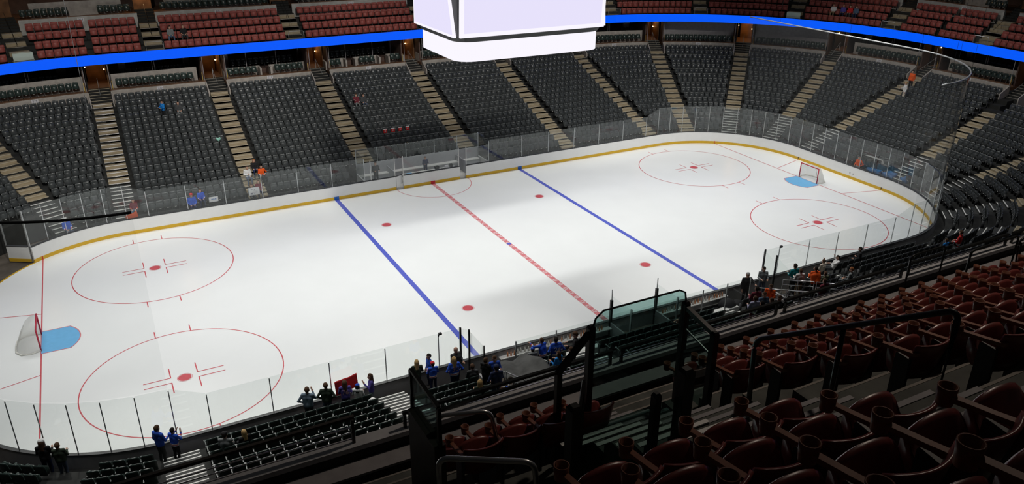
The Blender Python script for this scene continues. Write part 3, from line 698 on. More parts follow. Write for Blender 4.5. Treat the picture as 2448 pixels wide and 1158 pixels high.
# corner pieces are cut at the bend so that straight and curved parts stay true
UPC = [(USec('corner', 101.25, 90, -1, 1), USec('side', -72, -57)), (USec('side', 57, 72), USec('corner', 90, 78.75)), (USec('corner', 78.75, 56.25),), (USec('corner', 56.25, 33.75),), (USec('corner', 33.75, 11.25),), (USec('corner', 11.25, 0), USec('end', 14.5, 0)), (USec('end', 0, -14.5), USec('corner', 0, -11.25, 1, -1)), (USec('corner', -11.25, -33.75, 1, -1),), (USec('corner', 123.75, 101.25, -1, 1),)]
blocks = [((s,), n) for s, n in zip(UPS, ('under the 319 sign', 'under the sign behind the scoreboard', 'hidden right of the scoreboard'))]+[(t, n) for t, n in zip(UPC, ('under the 318 sign', 'right of the scoreboard', 'far right bend, first block', 'far right bend, second block', 'far right bend, third block', 'right end, far block', 'right end, near block', 'near right bend', 'far left bend'))]
redseats = []
for bl, nm in blocks:
    t = empty('upper_deck_block', (0, 0, 0)); struct(t, 'concrete upper deck block with red seats, '+nm)
    for q, s in enumerate(bl):
        ml = 2.2 if q == 0 else 0; mr = 2.2 if q == len(bl)-1 else 0; L = s.length(55)
        f0, f1 = -.5+ml/L, .5-mr/L
        def sw(name, prof, m, a=f0, b=f1):
            mb = MB(); s.sweep(mb, prof, 0, 0, a, b); mb.build(name, m, t)
        mb = MB()
        for k in range(UR): s.sweep(mb, [(UD(k)-1.9, 28.6), (UD(k)+.8, 28.6), (UD(k)+.8, UZ(k)), (UD(k)-1.9, UZ(k))], 0, 0, -.5, .5)
        mb.build('terrace', 'terrace_shade_dark', t)
        sw('front_walkway', [(FD, 29), (UD(0)-1.9, 29), (UD(0)-1.9, 29.4), (FD, 29.4)], 'terrace_shade_dark', -.5, .5)
        sw('fascia', [(UD(3)+1.6, 34), (UD(3)+2.3, 34), (UD(3)+2.3, 38.9), (UD(3)+1.6, 38.9)], 'fascia_upper')
        sw('ledge', [(UD(3)+1.5, 38.9), (UD(3)+2.4, 38.9), (UD(3)+2.4, 39.05), (UD(3)+1.5, 39.05)], 'brown_ledge')
        sw('upper_floor', [(UD(3)+2.3, 37.4), (80, 37.4), (80, 38.2), (UD(3)+2.3, 38.2)], 'brown_ledge')
        sw('half_wall', [(65.3, 38.2), (65.7, 38.2), (65.7, 42.2), (65.3, 42.2)], 'fascia_concrete', f0+3.2/L if ml else f0, f1-3.2/L if mr else f1)
        sw('rear_wall', [(79, 37), (80, 37), (80, 58), (79, 58)], 'suite_wall', -.5, .5)
        for k in range(UR):
            for j, u, (x, y, th) in row_seats(s, UD(k), 1.88, max(ml, mr)+.3 if (ml and mr) else .25, f0 if not (ml and mr) else -.5, f1 if not (ml and mr) else .5):
                redseats.append((nm, k, j, (x, y, UZ(k), th+PI/2), q))
        rs = [(x, y, 38.2, th+PI/2) for j, u, (x, y, th) in row_seats(s, 63.8, 1.62, 3.2)]
        if rs:
            V, Q, Mi = replicate(SEAT_FAR, rs); link('rear_seat_row', mesh_quads('rear_seat_row', V, Q, Mi, ['seat_green', 'seat_leg', 'seat_glint']), t)['kind'] = 'stuff'
for x, y, th, num in ((-38.5, HY, PI/2, '319'), (0, HY, PI/2, '321'), (-CX-RC*math.sin(.03), HY, PI/2, '318'), (HX, 14.5, 0, '302'), (38.5, HY, PI/2, '323')):
    d = UD(3)+1.55
    sg = empty('section_sign', (x+d*math.cos(th), y+d*math.sin(th), 38.05), th-PI/2, f'small white section sign {num} on the upper red seat wall, '+{'318': 'leftmost one', '319': 'second from left', '321': 'left of the scoreboard', '302': 'at the right end', '323': 'behind the scoreboard'}[num], 'sign')
    MB().box(-.8, .8, 0, .05, -.42, .42).build('plate', 'sign_white', sg); text('number', num, .72, 'sign_ink', sg, (0, -.01, 0), (PI/2, 0, 0))
vis, rest = [], []
for r in redseats:
    v = np.array(r[3][:3])-CAM; z = v@cf; u = 1224+1907.3*(v@cr)/z; w = 579-1907.3*(v@cu)/z
    (vis if (-10 < u < 1000 or 1450 < u < 2460) and -8 < w else rest).append((z, r))
vis.sort(key=lambda q: q[0]); keep = [r for _, r in vis[:170]]; rest = [r for _, r in vis[170:]]+[r for _, r in rest]
RF = mesh_quads('red_seat', SEAT_RFAR[0], SEAT_RFAR[1], SEAT_RFAR[2], ['seat_red_far', 'seat_leg'])
cnt = {}
for nm, k, j, inst, q in keep:
    c = cnt[(nm, k)] = cnt.get((nm, k), 0)+1
    o = link('red_seat', RF, None, inst[:3], inst[3])
    tag(o, f'red seat {nm}, {ORD[k+1]} row up from ribbon, {ORD[c]} from left', 'seat', 'red seats of the far upper deck')
V, Q, Mi = replicate(SEAT_RFAR, [r[3] for r in rest])
tag(link('red_seat_rows', mesh_quads('red_seat_rows', V, Q, Mi, ['seat_red_far', 'seat_leg'])), 'remaining rows of red seats on the far upper deck', 'seats', kind='stuff')
# upper stairways, each with a guard panel at its foot
UA = [(-57, HY, PI/2), (-20, HY, PI/2), (20, HY, PI/2), (57, HY, PI/2)]+[(CX+RC*math.cos(math.radians(a)), CY+RC*math.sin(math.radians(a)), math.radians(a)) for a in (78.75, 56.25, 33.75, 11.25)]+[(HX, 0, 0), (-CX+RC*math.cos(math.radians(101.25)), CY+RC*math.sin(math.radians(101.25)), math.radians(101.25))]
USM = stepmesh('step', UP_W, 1.34, .95, 'step_concrete', 'concrete')
gl = {0: 'grey glass guard panel at the stair foot between 318 and 319', 1: 'grey glass guard panel at the stair foot right of section 319', 6: 'pale lit guard panel at stair foot below four seated fans', 9: 'pale lit guard panel at the stair foot by left edge'}
for k, (bx, by, th) in enumerate(UA):
    o = empty('upper_stairs', (bx, by, 0), th-PI/2); struct(o, 'dim concrete upper deck stairway')
    for i in range(UR):
        for j in range(2): link('step', USM, o, (0, UD(i)-1.9+1.32*j, UZ(i)+.03+(.92 if j else 0)))
    for j in range(6):
        mb = MB(); mb.box(-2.4, 2.4, 0, 1.2, -3, 0, 0); mb.build('step', 'terrace_shade_dark', o, (0, UD(3)+.8+j*1.1, UZ(3)+1.1+.55*j))
    MB().box(-2.3, 2.3, 68, 68.5, 38, 50).build('portal_wall', 'portal_wood', o)
    MB().tube([(0, UD(1), UZ(1)+2.6), (0, UD(3)+5, UZ(3)+5.4)], .06, 6).build('center_handrail', 'dark_metal', o)
    p = empty('stair_guard', (bx+(FD+1.2)*math.cos(th), by+(FD+1.2)*math.sin(th), 29.4), th-PI/2, gl.get(k, f'guard panel at upper stair foot, {["","","centre hidden","right of scoreboard","far bend","first right bend","","third right bend","right end",""][k]}'), 'guard panel')
    MB().box(-2.1, 2.1, 0, .06, .3, 3.4).build('panel', 'pale_panel' if k in (6, 9) else 'net_veil', p)
    MB().tube([(-2.15, .03, 0), (-2.15, .03, 3.3), (-1.95, .03, 3.55), (1.95, .03, 3.55), (2.15, .03, 3.3), (2.15, .03, 0)], .07, 6).build('frame', 'aluminium' if k not in (6, 9) else 'pale_panel', p)
    if k in (6, 9): MB().box(-2.1, 2.1, -.03, .09, 1.5, 1.62).build('mid_rail', 'dark_metal', p)
L = bpy.data.lights.new('upper_concourse_lamp', 'POINT'); L.energy = 60; L.color = (1, .6, .28); L.shadow_soft_size = .1
for x, y, z in ((-96, 107, 45), (-57, 108, 45), (160, 40, 45)):
    lo = bpy.data.objects.new('upper_concourse_lamp', L); COL.objects.link(lo); lo.location = (x*F, y*F, z*F)

# ------------------------------------------------------------------ centre-hung scoreboard
sb = empty('center_scoreboard', (0, .3, 42), 0, 'large white lit scoreboard hanging over centre ice', 'scoreboard')
def rrect(hx, hy, r, n=6):
    out = []
    for cx, cy, a0 in ((hx-r, hy-r, 0), (-hx+r, hy-r, 90), (-hx+r, -hy+r, 180), (hx-r, -hy+r, 270)):
        for k in range(n+1):
            t = math.radians(a0+90*k/n); out.append((cx+r*math.cos(t), cy+r*math.sin(t)))
    return out
R0 = rrect(15.1, 9.7, 3.2)
mb = MB(); mb.sweep([[(x, y, z) for x, y in R0] for z in (0, 3.55)], 0, False); mb.build('lower_ring_screen', 'led_border', sb)
mb = MB(); mb.poly([(x, y, .02) for x, y in R0][::-1]); mb.poly([(x, y, 3.5) for x, y in R0]); mb.build('ring_body', 'dark_metal', sb)
R1 = rrect(15.3, 9.9, 3.2)
mb = MB(); mb.sweep([[(x*k, y*k, z) for x, y in R1] for z, k in ((3.5, 1.0), (3.75, 1.01), (4.3, 1.03))], 0, True); mb.build('collar', 'cap_grey', sb)
H = 16
def screen(name, ax, half, dist, lean, inset, tp):
    # a leaning flat screen with a brighter border; ax: outward axis angle
    c, s_ = math.cos(ax), math.sin(ax)
    def P(u, z, off): return (c*(dist+lean*(z-4.3)+off)-s_*u, s_*(dist+lean*(z-4.3)+off)+c*u, z)
    mb = MB(); q = [(-half, 4.35), (half, 4.35), (half-tp*(H-4.35), H), (-half+tp*(H-4.35), H)]
    mb.sweep([[P(u, z, -.5) for u, z in q], [P(u, z, 0) for u, z in q]]); mb.build(name+'_border', 'led_border', sb)
    q2 = [(-half+inset, 4.35+inset), (half-inset, 4.35+inset), (half-inset-tp*(H-4.35), H), (-half+inset+tp*(H-4.35), H)]
    mb = MB(); mb.sweep([[P(u, z, -.2) for u, z in q2], [P(u, z, .03) for u, z in q2]]); mb.build(name, 'led_screen', sb)
screen('side_screen', -PI/2, 15.0, 10.2, .06, .75, .0); screen('side_screen', PI/2, 15.0, 10.2, .06, .75, .0)
screen('end_screen', PI, 9.4, 15.9, .05, .45, .16); screen('end_screen', 0, 9.4, 15.9, .05, .45, .16)
MB().box(-15.2, 15.2, -9.6, 9.6, 4.3, H+4).build('core', 'black_frame', sb)
for x in (-12, 12):
    for y in (-7, 7): MB().tube([(x, y, H+3), (x*.8, y*.8, 60)], .12, 6).build('hoist_cable', 'dark_metal', sb)

# ------------------------------------------------------------------ netting pipes over both ends
for s, lab in ((1, 'right'), (-1, 'left')):
    pts = [(s*(HX+.2), y, 36) for y in np.linspace(40, -12, 14)]
    for k in range(21):
        a = math.radians(-k*90/20); pts.append((s*(CX+(RC+.2)*math.cos(a)), -CY+(RC+.2)*math.sin(a), 36))
    o = empty('safety_net', (0, 0, 0), 0, f'curved netting pipe with thin safety net hanging over the {lab} end', 'safety net')
    MB().tube(pts, .16, 6).build('pipe', 'aluminium' if s > 0 else 'cable_black', o, smooth=True)
    mb = MB(); mb.v = pts+[(p[0], p[1], 11.6) for p in pts]; n = len(pts)
    for i in range(n-1): mb.f.append([i, i+1, n+i+1, n+i]); mb.m.append(0)
    mb.build('net', 'net_veil', o)
    for i in range(3, n, 6): MB().tube([pts[i], (pts[i][0], pts[i][1], 95)], .03, 4).build('hanger_wire', 'cable_white' if s < 0 else 'dark_metal', o)

# ------------------------------------------------------------------ the deck the picture is taken from
def RY(k): return -127.8-2.6*k                  # backrest line of row k
def RZ(k): return 56.15+1.82*k
VX0, VX1, VY0, VY1 = -62.6, -50.5, -122.2, -114.0   # stair well
dk = empty('near_upper_deck', (0, 0, 0)); struct(dk, 'dark stepped concrete deck in the foreground')
mb = MB()
for k in range(-8, 6):
    y0, y1, z = RY(k)-.8, RY(k)+1.8, RZ(k)
    if y1 > VY0+.3 and y0 < VY1-.3:
        mb.box(-115, -63.6, y0, y1, 38, z); mb.box(VX1, 60, y0, y1, 38, z)
    else: mb.box(-115, 60, y0, y1, 38, z)
mb.box(-115, 60, RY(-8)+1.8, -104.5, 38, 41.4)
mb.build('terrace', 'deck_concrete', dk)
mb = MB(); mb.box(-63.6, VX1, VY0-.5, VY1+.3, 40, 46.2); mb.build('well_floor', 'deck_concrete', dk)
mb = MB()
for k in range(-8, 6):                            # thin pale nosings on the deck
    y1 = RY(k)+1.8
    for a, b in (((-115, -63.6), (VX1, 60)) if VY0 < y1 < VY1 else ((-115, 60),)): mb.box(a, b, y1-.1, y1+.01, RZ(k)-.03, RZ(k)+.012)
mb.build('row_nosing', 'concrete', dk)
UAM = stepmesh('step', 4.4, 1.32, 1.9, 'deck_concrete', 'column_grey')
for k in range(-6, 5):
    for j in range(2): link('step', UAM, dk, (-54.6, RY(k)+1.8-1.3*(j+1)+1.3, RZ(k)+.02+.91*j)).rotation_euler = (0, 0, PI)
NSM = MB().box(-1.6, 1.6, 0, .2, 0, .05).mesh('step_nosing', ['nosing_white'])
for k in range(-4, -1):
    for j in range(2): link('step_nosing', NSM, dk, (-56.6, RY(k)+1.62-1.3*j, RZ(k)+.06+.91*j))
# parapet with rails
pp = empty('deck_parapet', (0, -104.5, 43.2)); struct(pp, 'parapet with pale ledge and dark rails at the front of the near deck')
MB().box(-115, 60, -.35, .35, -4, 0).build('parapet_wall', 'dark_wall', pp)
MB().box(-115, 60, -.42, .42, 0, .3).build('ledge', 'ledge_grey', pp)
MB().box(-115, 60, -1.6, -.42, -.75, -.6).build('lower_ledge', 'column_grey', pp)
for a, b, ztop, m_ in ((-100, -88.2, 2.05, 'rail_brown'), (-88, -76.2, 2.05, 'rail_brown'), (-76, -64.2, 2.05, 'rail_brown'), (-61.5, -47.6, 1.35, 'dark_metal'), (-47.0, -33.6, 1.35, 'dark_metal'), (-33.0, -20.6, 1.35, 'dark_metal'), (-20, -7.6, 1.35, 'dark_metal'), (-7, 5.4, 1.35, 'dark_metal'), (6, 18.4, 1.35, 'dark_metal'), (19, 31, 1.35, 'dark_metal')):
    MB().box(a, b, -.13, .07, ztop-.17, ztop).build('top_rail', m_, pp)
    for h in ((.55, .95, 1.3) if ztop > 2 else (.55, .75)): MB().tube([(a, 0, h), (b, 0, h)], .035, 5).build('wire', 'steel', pp)
    for x in (a+.12, b-.12): MB().box(x-.08, x+.08, -.11, .06, -1.2 if ztop > 2 else -.2, ztop-.28).build('rail_post', m_, pp)
# guard around the stair well
gd = empty('stairwell_guard', (0, 0, 0), 0, 'black post and teal glass guard around the stair well', 'guard rail')
for x, y, z0, z1, w in ((-55.8, -114, 47.6, 53.4, .3), (-50.5, -114, 47.6, 53.3, .3), (-50.7, -116.3, 47.6, 52.9, .3), (-61.75, -122, 46, 56.25, .42), (-57.35, -122, 46, 56.3, .44), (-58.45, -121.9, 46, 55.6, .26), (-57.4, -114, 46.4, 51.5, .26)):
    m = MB(); h = w/2
    m.sweep([[(sx*h*k, sy*h*k, z) for sx, sy in ((-1, -1), (1, -1), (1, 1), (-1, 1))] for z, k in ((z0, 1), (z1-.12, 1), (z1, .6))]); m.build('post', 'dark_metal', gd, (x, y, 0))
q = [(-55.75, 49.4)]+[(-55.75, 53.2), (-55.6, 53.7), (-55.2, 54.0)]+[(-51.0, 54.0), (-50.65, 53.8), (-50.55, 53.3), (-50.55, 49.2)]
mb = MB(); mb.sweep([[(x, -114.03+dy, z) for x, z in q] for dy in (-.03, .03)]); mb.build('glass_pane', 'guard_glass', gd)
MB().tube([(x, -114.03, z) for x, z in q[1:-1]], .045, 6).build('edge_trim', 'dark_metal', gd)
MB().bar((-55.9, -114, 53.0), (-57.4, -114, 51.45), .2, .28).build('sloping_rail', 'dark_metal', gd)
MB().bar((-57.4, -114, 51.45), (-63.0, -113.6, 51.0), .12, .12).build('low_rail', 'dark_metal', gd)
MB().bar((-50.5, -114, 53.0), (-50.7, -116.3, 52.75), .22, .22).build('side_rail', 'dark_metal', gd)
MB().tube([(-50.5, -114, 51.9), (-50.7, -116.3, 51.6)], .05, 6).build('side_mid_rail', 'steel', gd)
pane((-50.55, -114.2), (-50.7, -116.2), 52.6, 52.5, 48.6, gd, 'guard_glass')
MB().tube([(-60.8, -120.5, 52.4), (-58.9, -118.2, 54.0), (-58.75, -118, 53.8), (-58.75, -118, 50)], .07, 6).build('stair_handrail', 'dark_metal', gd)
pane((-61.6, -122), (-57.5, -122), 55.2, 55.2, 50.0, gd, 'guard_glass')
# slatted end wall with glass above
sl = empty('slatted_wall', (-63.4, -113.2, 47), 0, 'short dark wall end with lavender slats beside the stair well', 'wall')
MB().box(-.25, .25, -1.5, 1.5, -3.5, 3.1).build('body', 'rail_brown', sl)
for i in range(5): MB().box(.25, .31, -1.2, 1.25, .0+.58*i, .42+.58*i).build('slat', 'lavender_slat', sl)
MB().box(-.03, .03, -1.4, 1.5, 3.1, 5.0).build('glass_pane', 'guard_glass', sl)
MB().bar((0, 1.55, 5.05), (0, -1.5, 5.0), .16, .14).build('top_rail', 'dark_metal', sl)
for y in (-1.5, 1.55): MB().box(-.08, .08, y-.08, y+.08, 3, 5).build('rail_post', 'dark_metal', sl)
def hoop(name, pts, r, label, m='steel', legs=()):
    o = empty(name, pts[0], 0, label, 'handrail'); b = Vector(pts[0])
    P_ = [Vector(p)-b for p in pts]; Q_ = [P_[0]]
    for i in range(1, len(P_)-1):                  # round the corners
        a, c = (P_[i-1]-P_[i]), (P_[i+1]-P_[i]); l = min(.45, a.length*.45, c.length*.45); a.normalize(); c.normalize()
        for t in np.linspace(0, 1, 6): Q_.append(P_[i]+a*l*(1-t)**2+c*l*t**2)
    Q_.append(P_[-1]); MB().tube(Q_, r, 10).build('tube', m, o, smooth=True)
    for l0, l1 in legs: MB().tube([Vector(l0)-b, Vector(l1)-b], r*.9, 8).build('leg', m, o, smooth=True)
    return o
hoop('handrail', [(-63.1, -113.7, 49.2), (-63.1, -113.7, 50.85), (-60.95, -114.4, 50.85), (-60.7, -114.5, 49.3)], .095, 'short steel handrail hoop beside the slatted wall')
hoop('handrail', [(-64.6, -117.5, 49.8), (-64.6, -117.5, 52.0), (-61.6, -119.3, 52.0), (-61.45, -119.4, 49.8)], .11, 'lower steel handrail hoop at the bottom edge of the picture')
hoop('handrail', [(-52.5, -120.5, 51.2), (-52.5, -120.3, 55.15), (-52.5, -127.6, 60.05), (-52.5, -127.6, 56.0)], .1, 'long black aisle handrail arching over the red seats', 'dark_metal', [((-52.5, -124.0, 53.4), (-52.5, -124.0, 57.55))])
hoop('handrail', [(-20.1, -109.0, 43.2), (-20.1, -109.0, 47.4), (-14.6, -109.0, 47.5), (-14.6, -109.0, 43.2)], .09, 'black guard hoop right above the upper red seat rows', 'dark_metal')
hoop('handrail', [(-22.2, -106.0, 41.2), (-22.2, -106.0, 46.2), (-18.3, -106.0, 46.25), (-18.3, -106.0, 41.2)], .08, 'black guard hoop left of the upper red seat rows', 'dark_metal')
hoop('handrail', [(-19.4, -112.0, 45.6), (-20.2, -112.0, 49.4), (-14.5, -112.0, 51.4)], .07, 'black handrail leaving the picture at the right edge', 'dark_metal', [((-19.1, -112.0, 45.6), (-19.9, -112.0, 49.2))])
# red seats
FS_BACK = qmesh('backrest', back_grid(1.84, 1.15, 2.62, .22, .30, .1, .97, 11, (0, .25, .5, .75, .95, 1.0)), 'seat_red')
PANR = [(.36, 1.22), (.52, 1.02), (.74, 1.02), (.95, 1.24), (1.06, 1.7), (1.06, 2.02), (.96, 2.14), (.84, 2.04), (.68, 1.5), (.5, 1.3)]
def arch_pan(w, prof, nc=9):
    V_, Q_ = pan_prof(w, prof, nc, .10); n = len(prof); V_ = [list(v) for v in V_]
    for v in V_:
        u = v[0]/(w/2)
        if v[2] > 1.6: v[2] += .10*(1-u*u)-.10*abs(u)**6
    return V_, Q_
FS_PAN = qmesh('seat_pan', arch_pan(1.58, PANR), 'seat_red')
am = MB(); am.sweep([[(sx, y, z+sz) for sx, sz in ((-.085, -.07), (.085, -.07), (.085, .05), (-.085, .05))] for y, z in ((-.2, 2.34), (.4, 2.22), (1.22, 2.08))])
FS_ARM = am.mesh('armrest', ['seat_arm'])
def cup(r0, r1, h, n=16):
    mb = MB(); rings = [[(r*math.cos(2*PI*k/n), r*math.sin(2*PI*k/n), z) for k in range(n)] for r, z in ((.02, 0), (r0*.82, 0), (r0, h), (r1, h), (r1*.82, .05), (.02, .05))]
    mb.sweep(rings, 0, False); return mb
FS_CUP = cup(.20, .17, .42).mesh('cup_holder', ['seat_arm'], True)
FS_LEG = MB().box(-.07, .07, .0, .55, 0, 2.05).mesh('pedestal', ['seat_leg'])
def fseat(x, k, lab):
    p = (x, RY(k), RZ(k)); v = np.array(p)+np.array((0, .8, 2.2))-CAM; z = v@cf
    if z < 1: return
    u, w = 1224+1907.3*(v@cr)/z, 579-1907.3*(v@cu)/z
    if not (-150 < u < 2640 and 400 < w < 1330): return
    o = empty('red_seat', p, 0, lab, 'seat', 'red seats in the foreground')
    link('backrest', FS_BACK, o); link('seat_pan', FS_PAN, o); link('pedestal', FS_LEG, o, (-.94, 0, 0))
    a = link('armrest', FS_ARM, o, (-.94, 0, 0)); link('cup_holder', FS_CUP, a, (0, 1.38, 1.86))
for k in range(0, 5):
    for j in range(6): fseat(-58.4-1.88*j, k, f'large dark red seat in nearest block, {ORD[k+1]} row above stair well, {ORD[j+1]} from aisle')
for k in range(-6, 3):
    x0 = -49.4 if k > -5 else -47.6
    for j in range(15): fseat(x0+1.88*j, k, f'dark red seat beyond the aisle handrail, {ORD[k+7]} row from parapet, {ORD[j+1]} from aisle')
for k in (-6, -5):
    for j in range(4): fseat(-61.5+1.88*j, k, f'dark red seat in front of stair well, {ORD[k+7]} row from parapet, {ORD[j+1]} from slatted wall')
for k in range(-6, -3):
    for j in range(6): fseat(-13.0+1.88*j, k, f'dark red seat right of the guard hoops, {ORD[k+7]} row from parapet, {ORD[j+1]} along')
# ------------------------------------------------------------------ people (metres, local +y is where the person faces)
def pmat(name, col, rough=.8): return mat('cloth_'+name, col, rough, .2, noise=.12, nscale=14)
mat('skin', (.50, .30, .22), .6, .3); mat('skin_dark', (.26, .15, .10), .6, .3); mat('shoe_dark', (.03, .03, .03), .6); mat('eye_dark', (.02, .02, .02), .4); mat('lip', (.35, .13, .12), .6)
CL = dict(blue=(.02, .07, .42), royal=(.03, .10, .55), navy=(.02, .03, .08), black=(.016, .016, .018), grey=(.20, .215, .22), dgrey=(.06, .063, .066), white=(.68, .68, .68), red=(.60, .03, .03), orange=(.75, .10, .015),
          teal=(.01, .20, .22), green=(.035, .05, .035), denim=(.09, .14, .22), jean=(.10, .13, .19), maroon=(.16, .025, .04), lavender=(.40, .40, .55), sky=(.02, .24, .70), khaki=(.33, .25, .15), slate=(.16, .22, .28), purple=(.10, .08, .34), cream=(.62, .55, .46),
          blond=(.45, .30, .13), brown=(.075, .04, .022), dark=(.02, .015, .012), ginger=(.30, .11, .04), silver=(.50, .50, .50), olive=(.10, .11, .06), pink=(.55, .32, .33))
for k, v in CL.items(): pmat(k, v)
def surface_nets(Dg, org, h):
    s = Dg < 0; nx, ny, nz = Dg.shape
    c = np.zeros((nx-1, ny-1, nz-1), np.int8)
    for i in (0, 1):
        for j in (0, 1):
            for k in (0, 1): c += s[i:nx-1+i, j:ny-1+j, k:nz-1+k]
    act = (c > 0) & (c < 8); idx = -np.ones(act.shape, np.int64); ii = np.argwhere(act); idx[act] = np.arange(len(ii))
    acc = np.zeros((len(ii), 3)); cntr = np.zeros(len(ii))
    off = [(i, j, k) for i in (0, 1) for j in (0, 1) for k in (0, 1)]
    vals = {o: Dg[ii[:, 0]+o[0], ii[:, 1]+o[1], ii[:, 2]+o[2]] for o in off}
    for a in off:
        for ax in range(3):
            if a[ax] == 0:
                b = list(a); b[ax] = 1; b = tuple(b); va, vb = vals[a], vals[b]; m = (va < 0) != (vb < 0)
                t = va[m]/(va[m]-vb[m]); p = np.tile(np.array(a, float), (m.sum(), 1)); p[:, ax] = t
                acc[m] += p; cntr[m] += 1
    V = (ii+acc/np.maximum(cntr, 1)[:, None])*h+org
    Q = []
    for ax in range(3):
        u, v = (ax+1) % 3, (ax+2) % 3
        sl0 = [slice(None)]*3; sl1 = [slice(None)]*3; sl0[ax] = slice(0, -1); sl1[ax] = slice(1, None)
        A, B = s[tuple(sl0)], s[tuple(sl1)]; e = np.argwhere(A != B); e = e[(e[:, u] > 0) & (e[:, v] > 0)]
        e = e[(e[:, u] < Dg.shape[u]-1) & (e[:, v] < Dg.shape[v]-1)]
        ins = A[e[:, 0], e[:, 1], e[:, 2]]
        q = []
        for du, dv in ((-1, -1), (0, -1), (0, 0), (-1, 0)):
            g = e.copy(); g[:, u] += du; g[:, v] += dv; q.append(idx[g[:, 0], g[:, 1], g[:, 2]])
        q = np.stack(q, 1); q[~ins] = q[~ins][:, ::-1]; Q.append(q)
    Q = np.concatenate(Q); return V, Q[(Q >= 0).all(1)]
def capdist(P, a, b, ra, rb):
    ab = b-a; t = np.clip(((P-a)@ab)/max(ab@ab, 1e-9), 0, 1); return np.linalg.norm(P-a-t[..., None]*ab, axis=-1)-(ra+(rb-ra)*t), t
def joints(pose, arms, lean=0.0, headturn=0.0, wide=0.0):
    J = {}
    if pose == 'stand':
        J.update(pel=(0, 0, .95), che=(0, lean*.5, 1.27), nec=(0, lean, 1.47), hea=(0, lean+.02, 1.62))
        for s, n in ((-1, 'l'), (1, 'r')):
            J['hip'+n] = (s*.09, 0, .93); J['kne'+n] = (s*(.10+wide), .03, .50); J['ank'+n] = (s*(.11+wide*1.5), -.02, .09); J['toe'+n] = (s*(.13+wide*1.6), .14, .045)
    else:
        J.update(pel=(0, .0, .53), che=(0, .0+lean*.5-.04, .87), nec=(0, lean-.04, 1.07), hea=(0, lean-.01, 1.22))
        for s, n in ((-1, 'l'), (1, 'r')):
            J['hip'+n] = (s*.09, .02, .52); J['kne'+n] = (s*(.13+wide), .43, .54); J['ank'+n] = (s*(.14+wide), .42, .10); J['toe'+n] = (s*(.15+wide), .58, .05)
    zs = J['nec'][2]-.06; y0 = J['nec'][1]
    A = {'down': ((.25, -.02, -.28), (.24, .06, -.52), (.23, .10, -.62)), 'phone': ((.27, .12, -.22), (.13, .30, -.04), (.09, .34, .06)), 'cross': ((.26, .04, -.27), (.04, .22, -.25), (-.06, .20, -.24)),
         'hold': ((.26, .06, -.28), (.17, .32, -.26), (.14, .41, -.26)), 'lap': ((.25, .06, -.28), (.14, .28, -.36), (.09, .35, -.38)), 'up': ((.30, .08, .02), (.20, .14, .24), (.16, .16, .33)), 'reach': ((.27, .22, -.10), (.22, .50, -.08), (.20, .60, -.08)),
         'hips': ((.36, -.10, -.25), (.19, .06, -.42), (.12, .10, -.45))}
    for s, n, a in ((-1, 'l', arms[0]), (1, 'r', arms[1])):
        J['sho'+n] = (s*.185, y0-.01, zs)
        for nm, o in zip(('elb', 'wri', 'han'), A[a]): J[nm+n] = (s*o[0], y0+o[1], zs+o[2])
    return {k: np.array(v, float) for k, v in J.items()}
PC = [0]
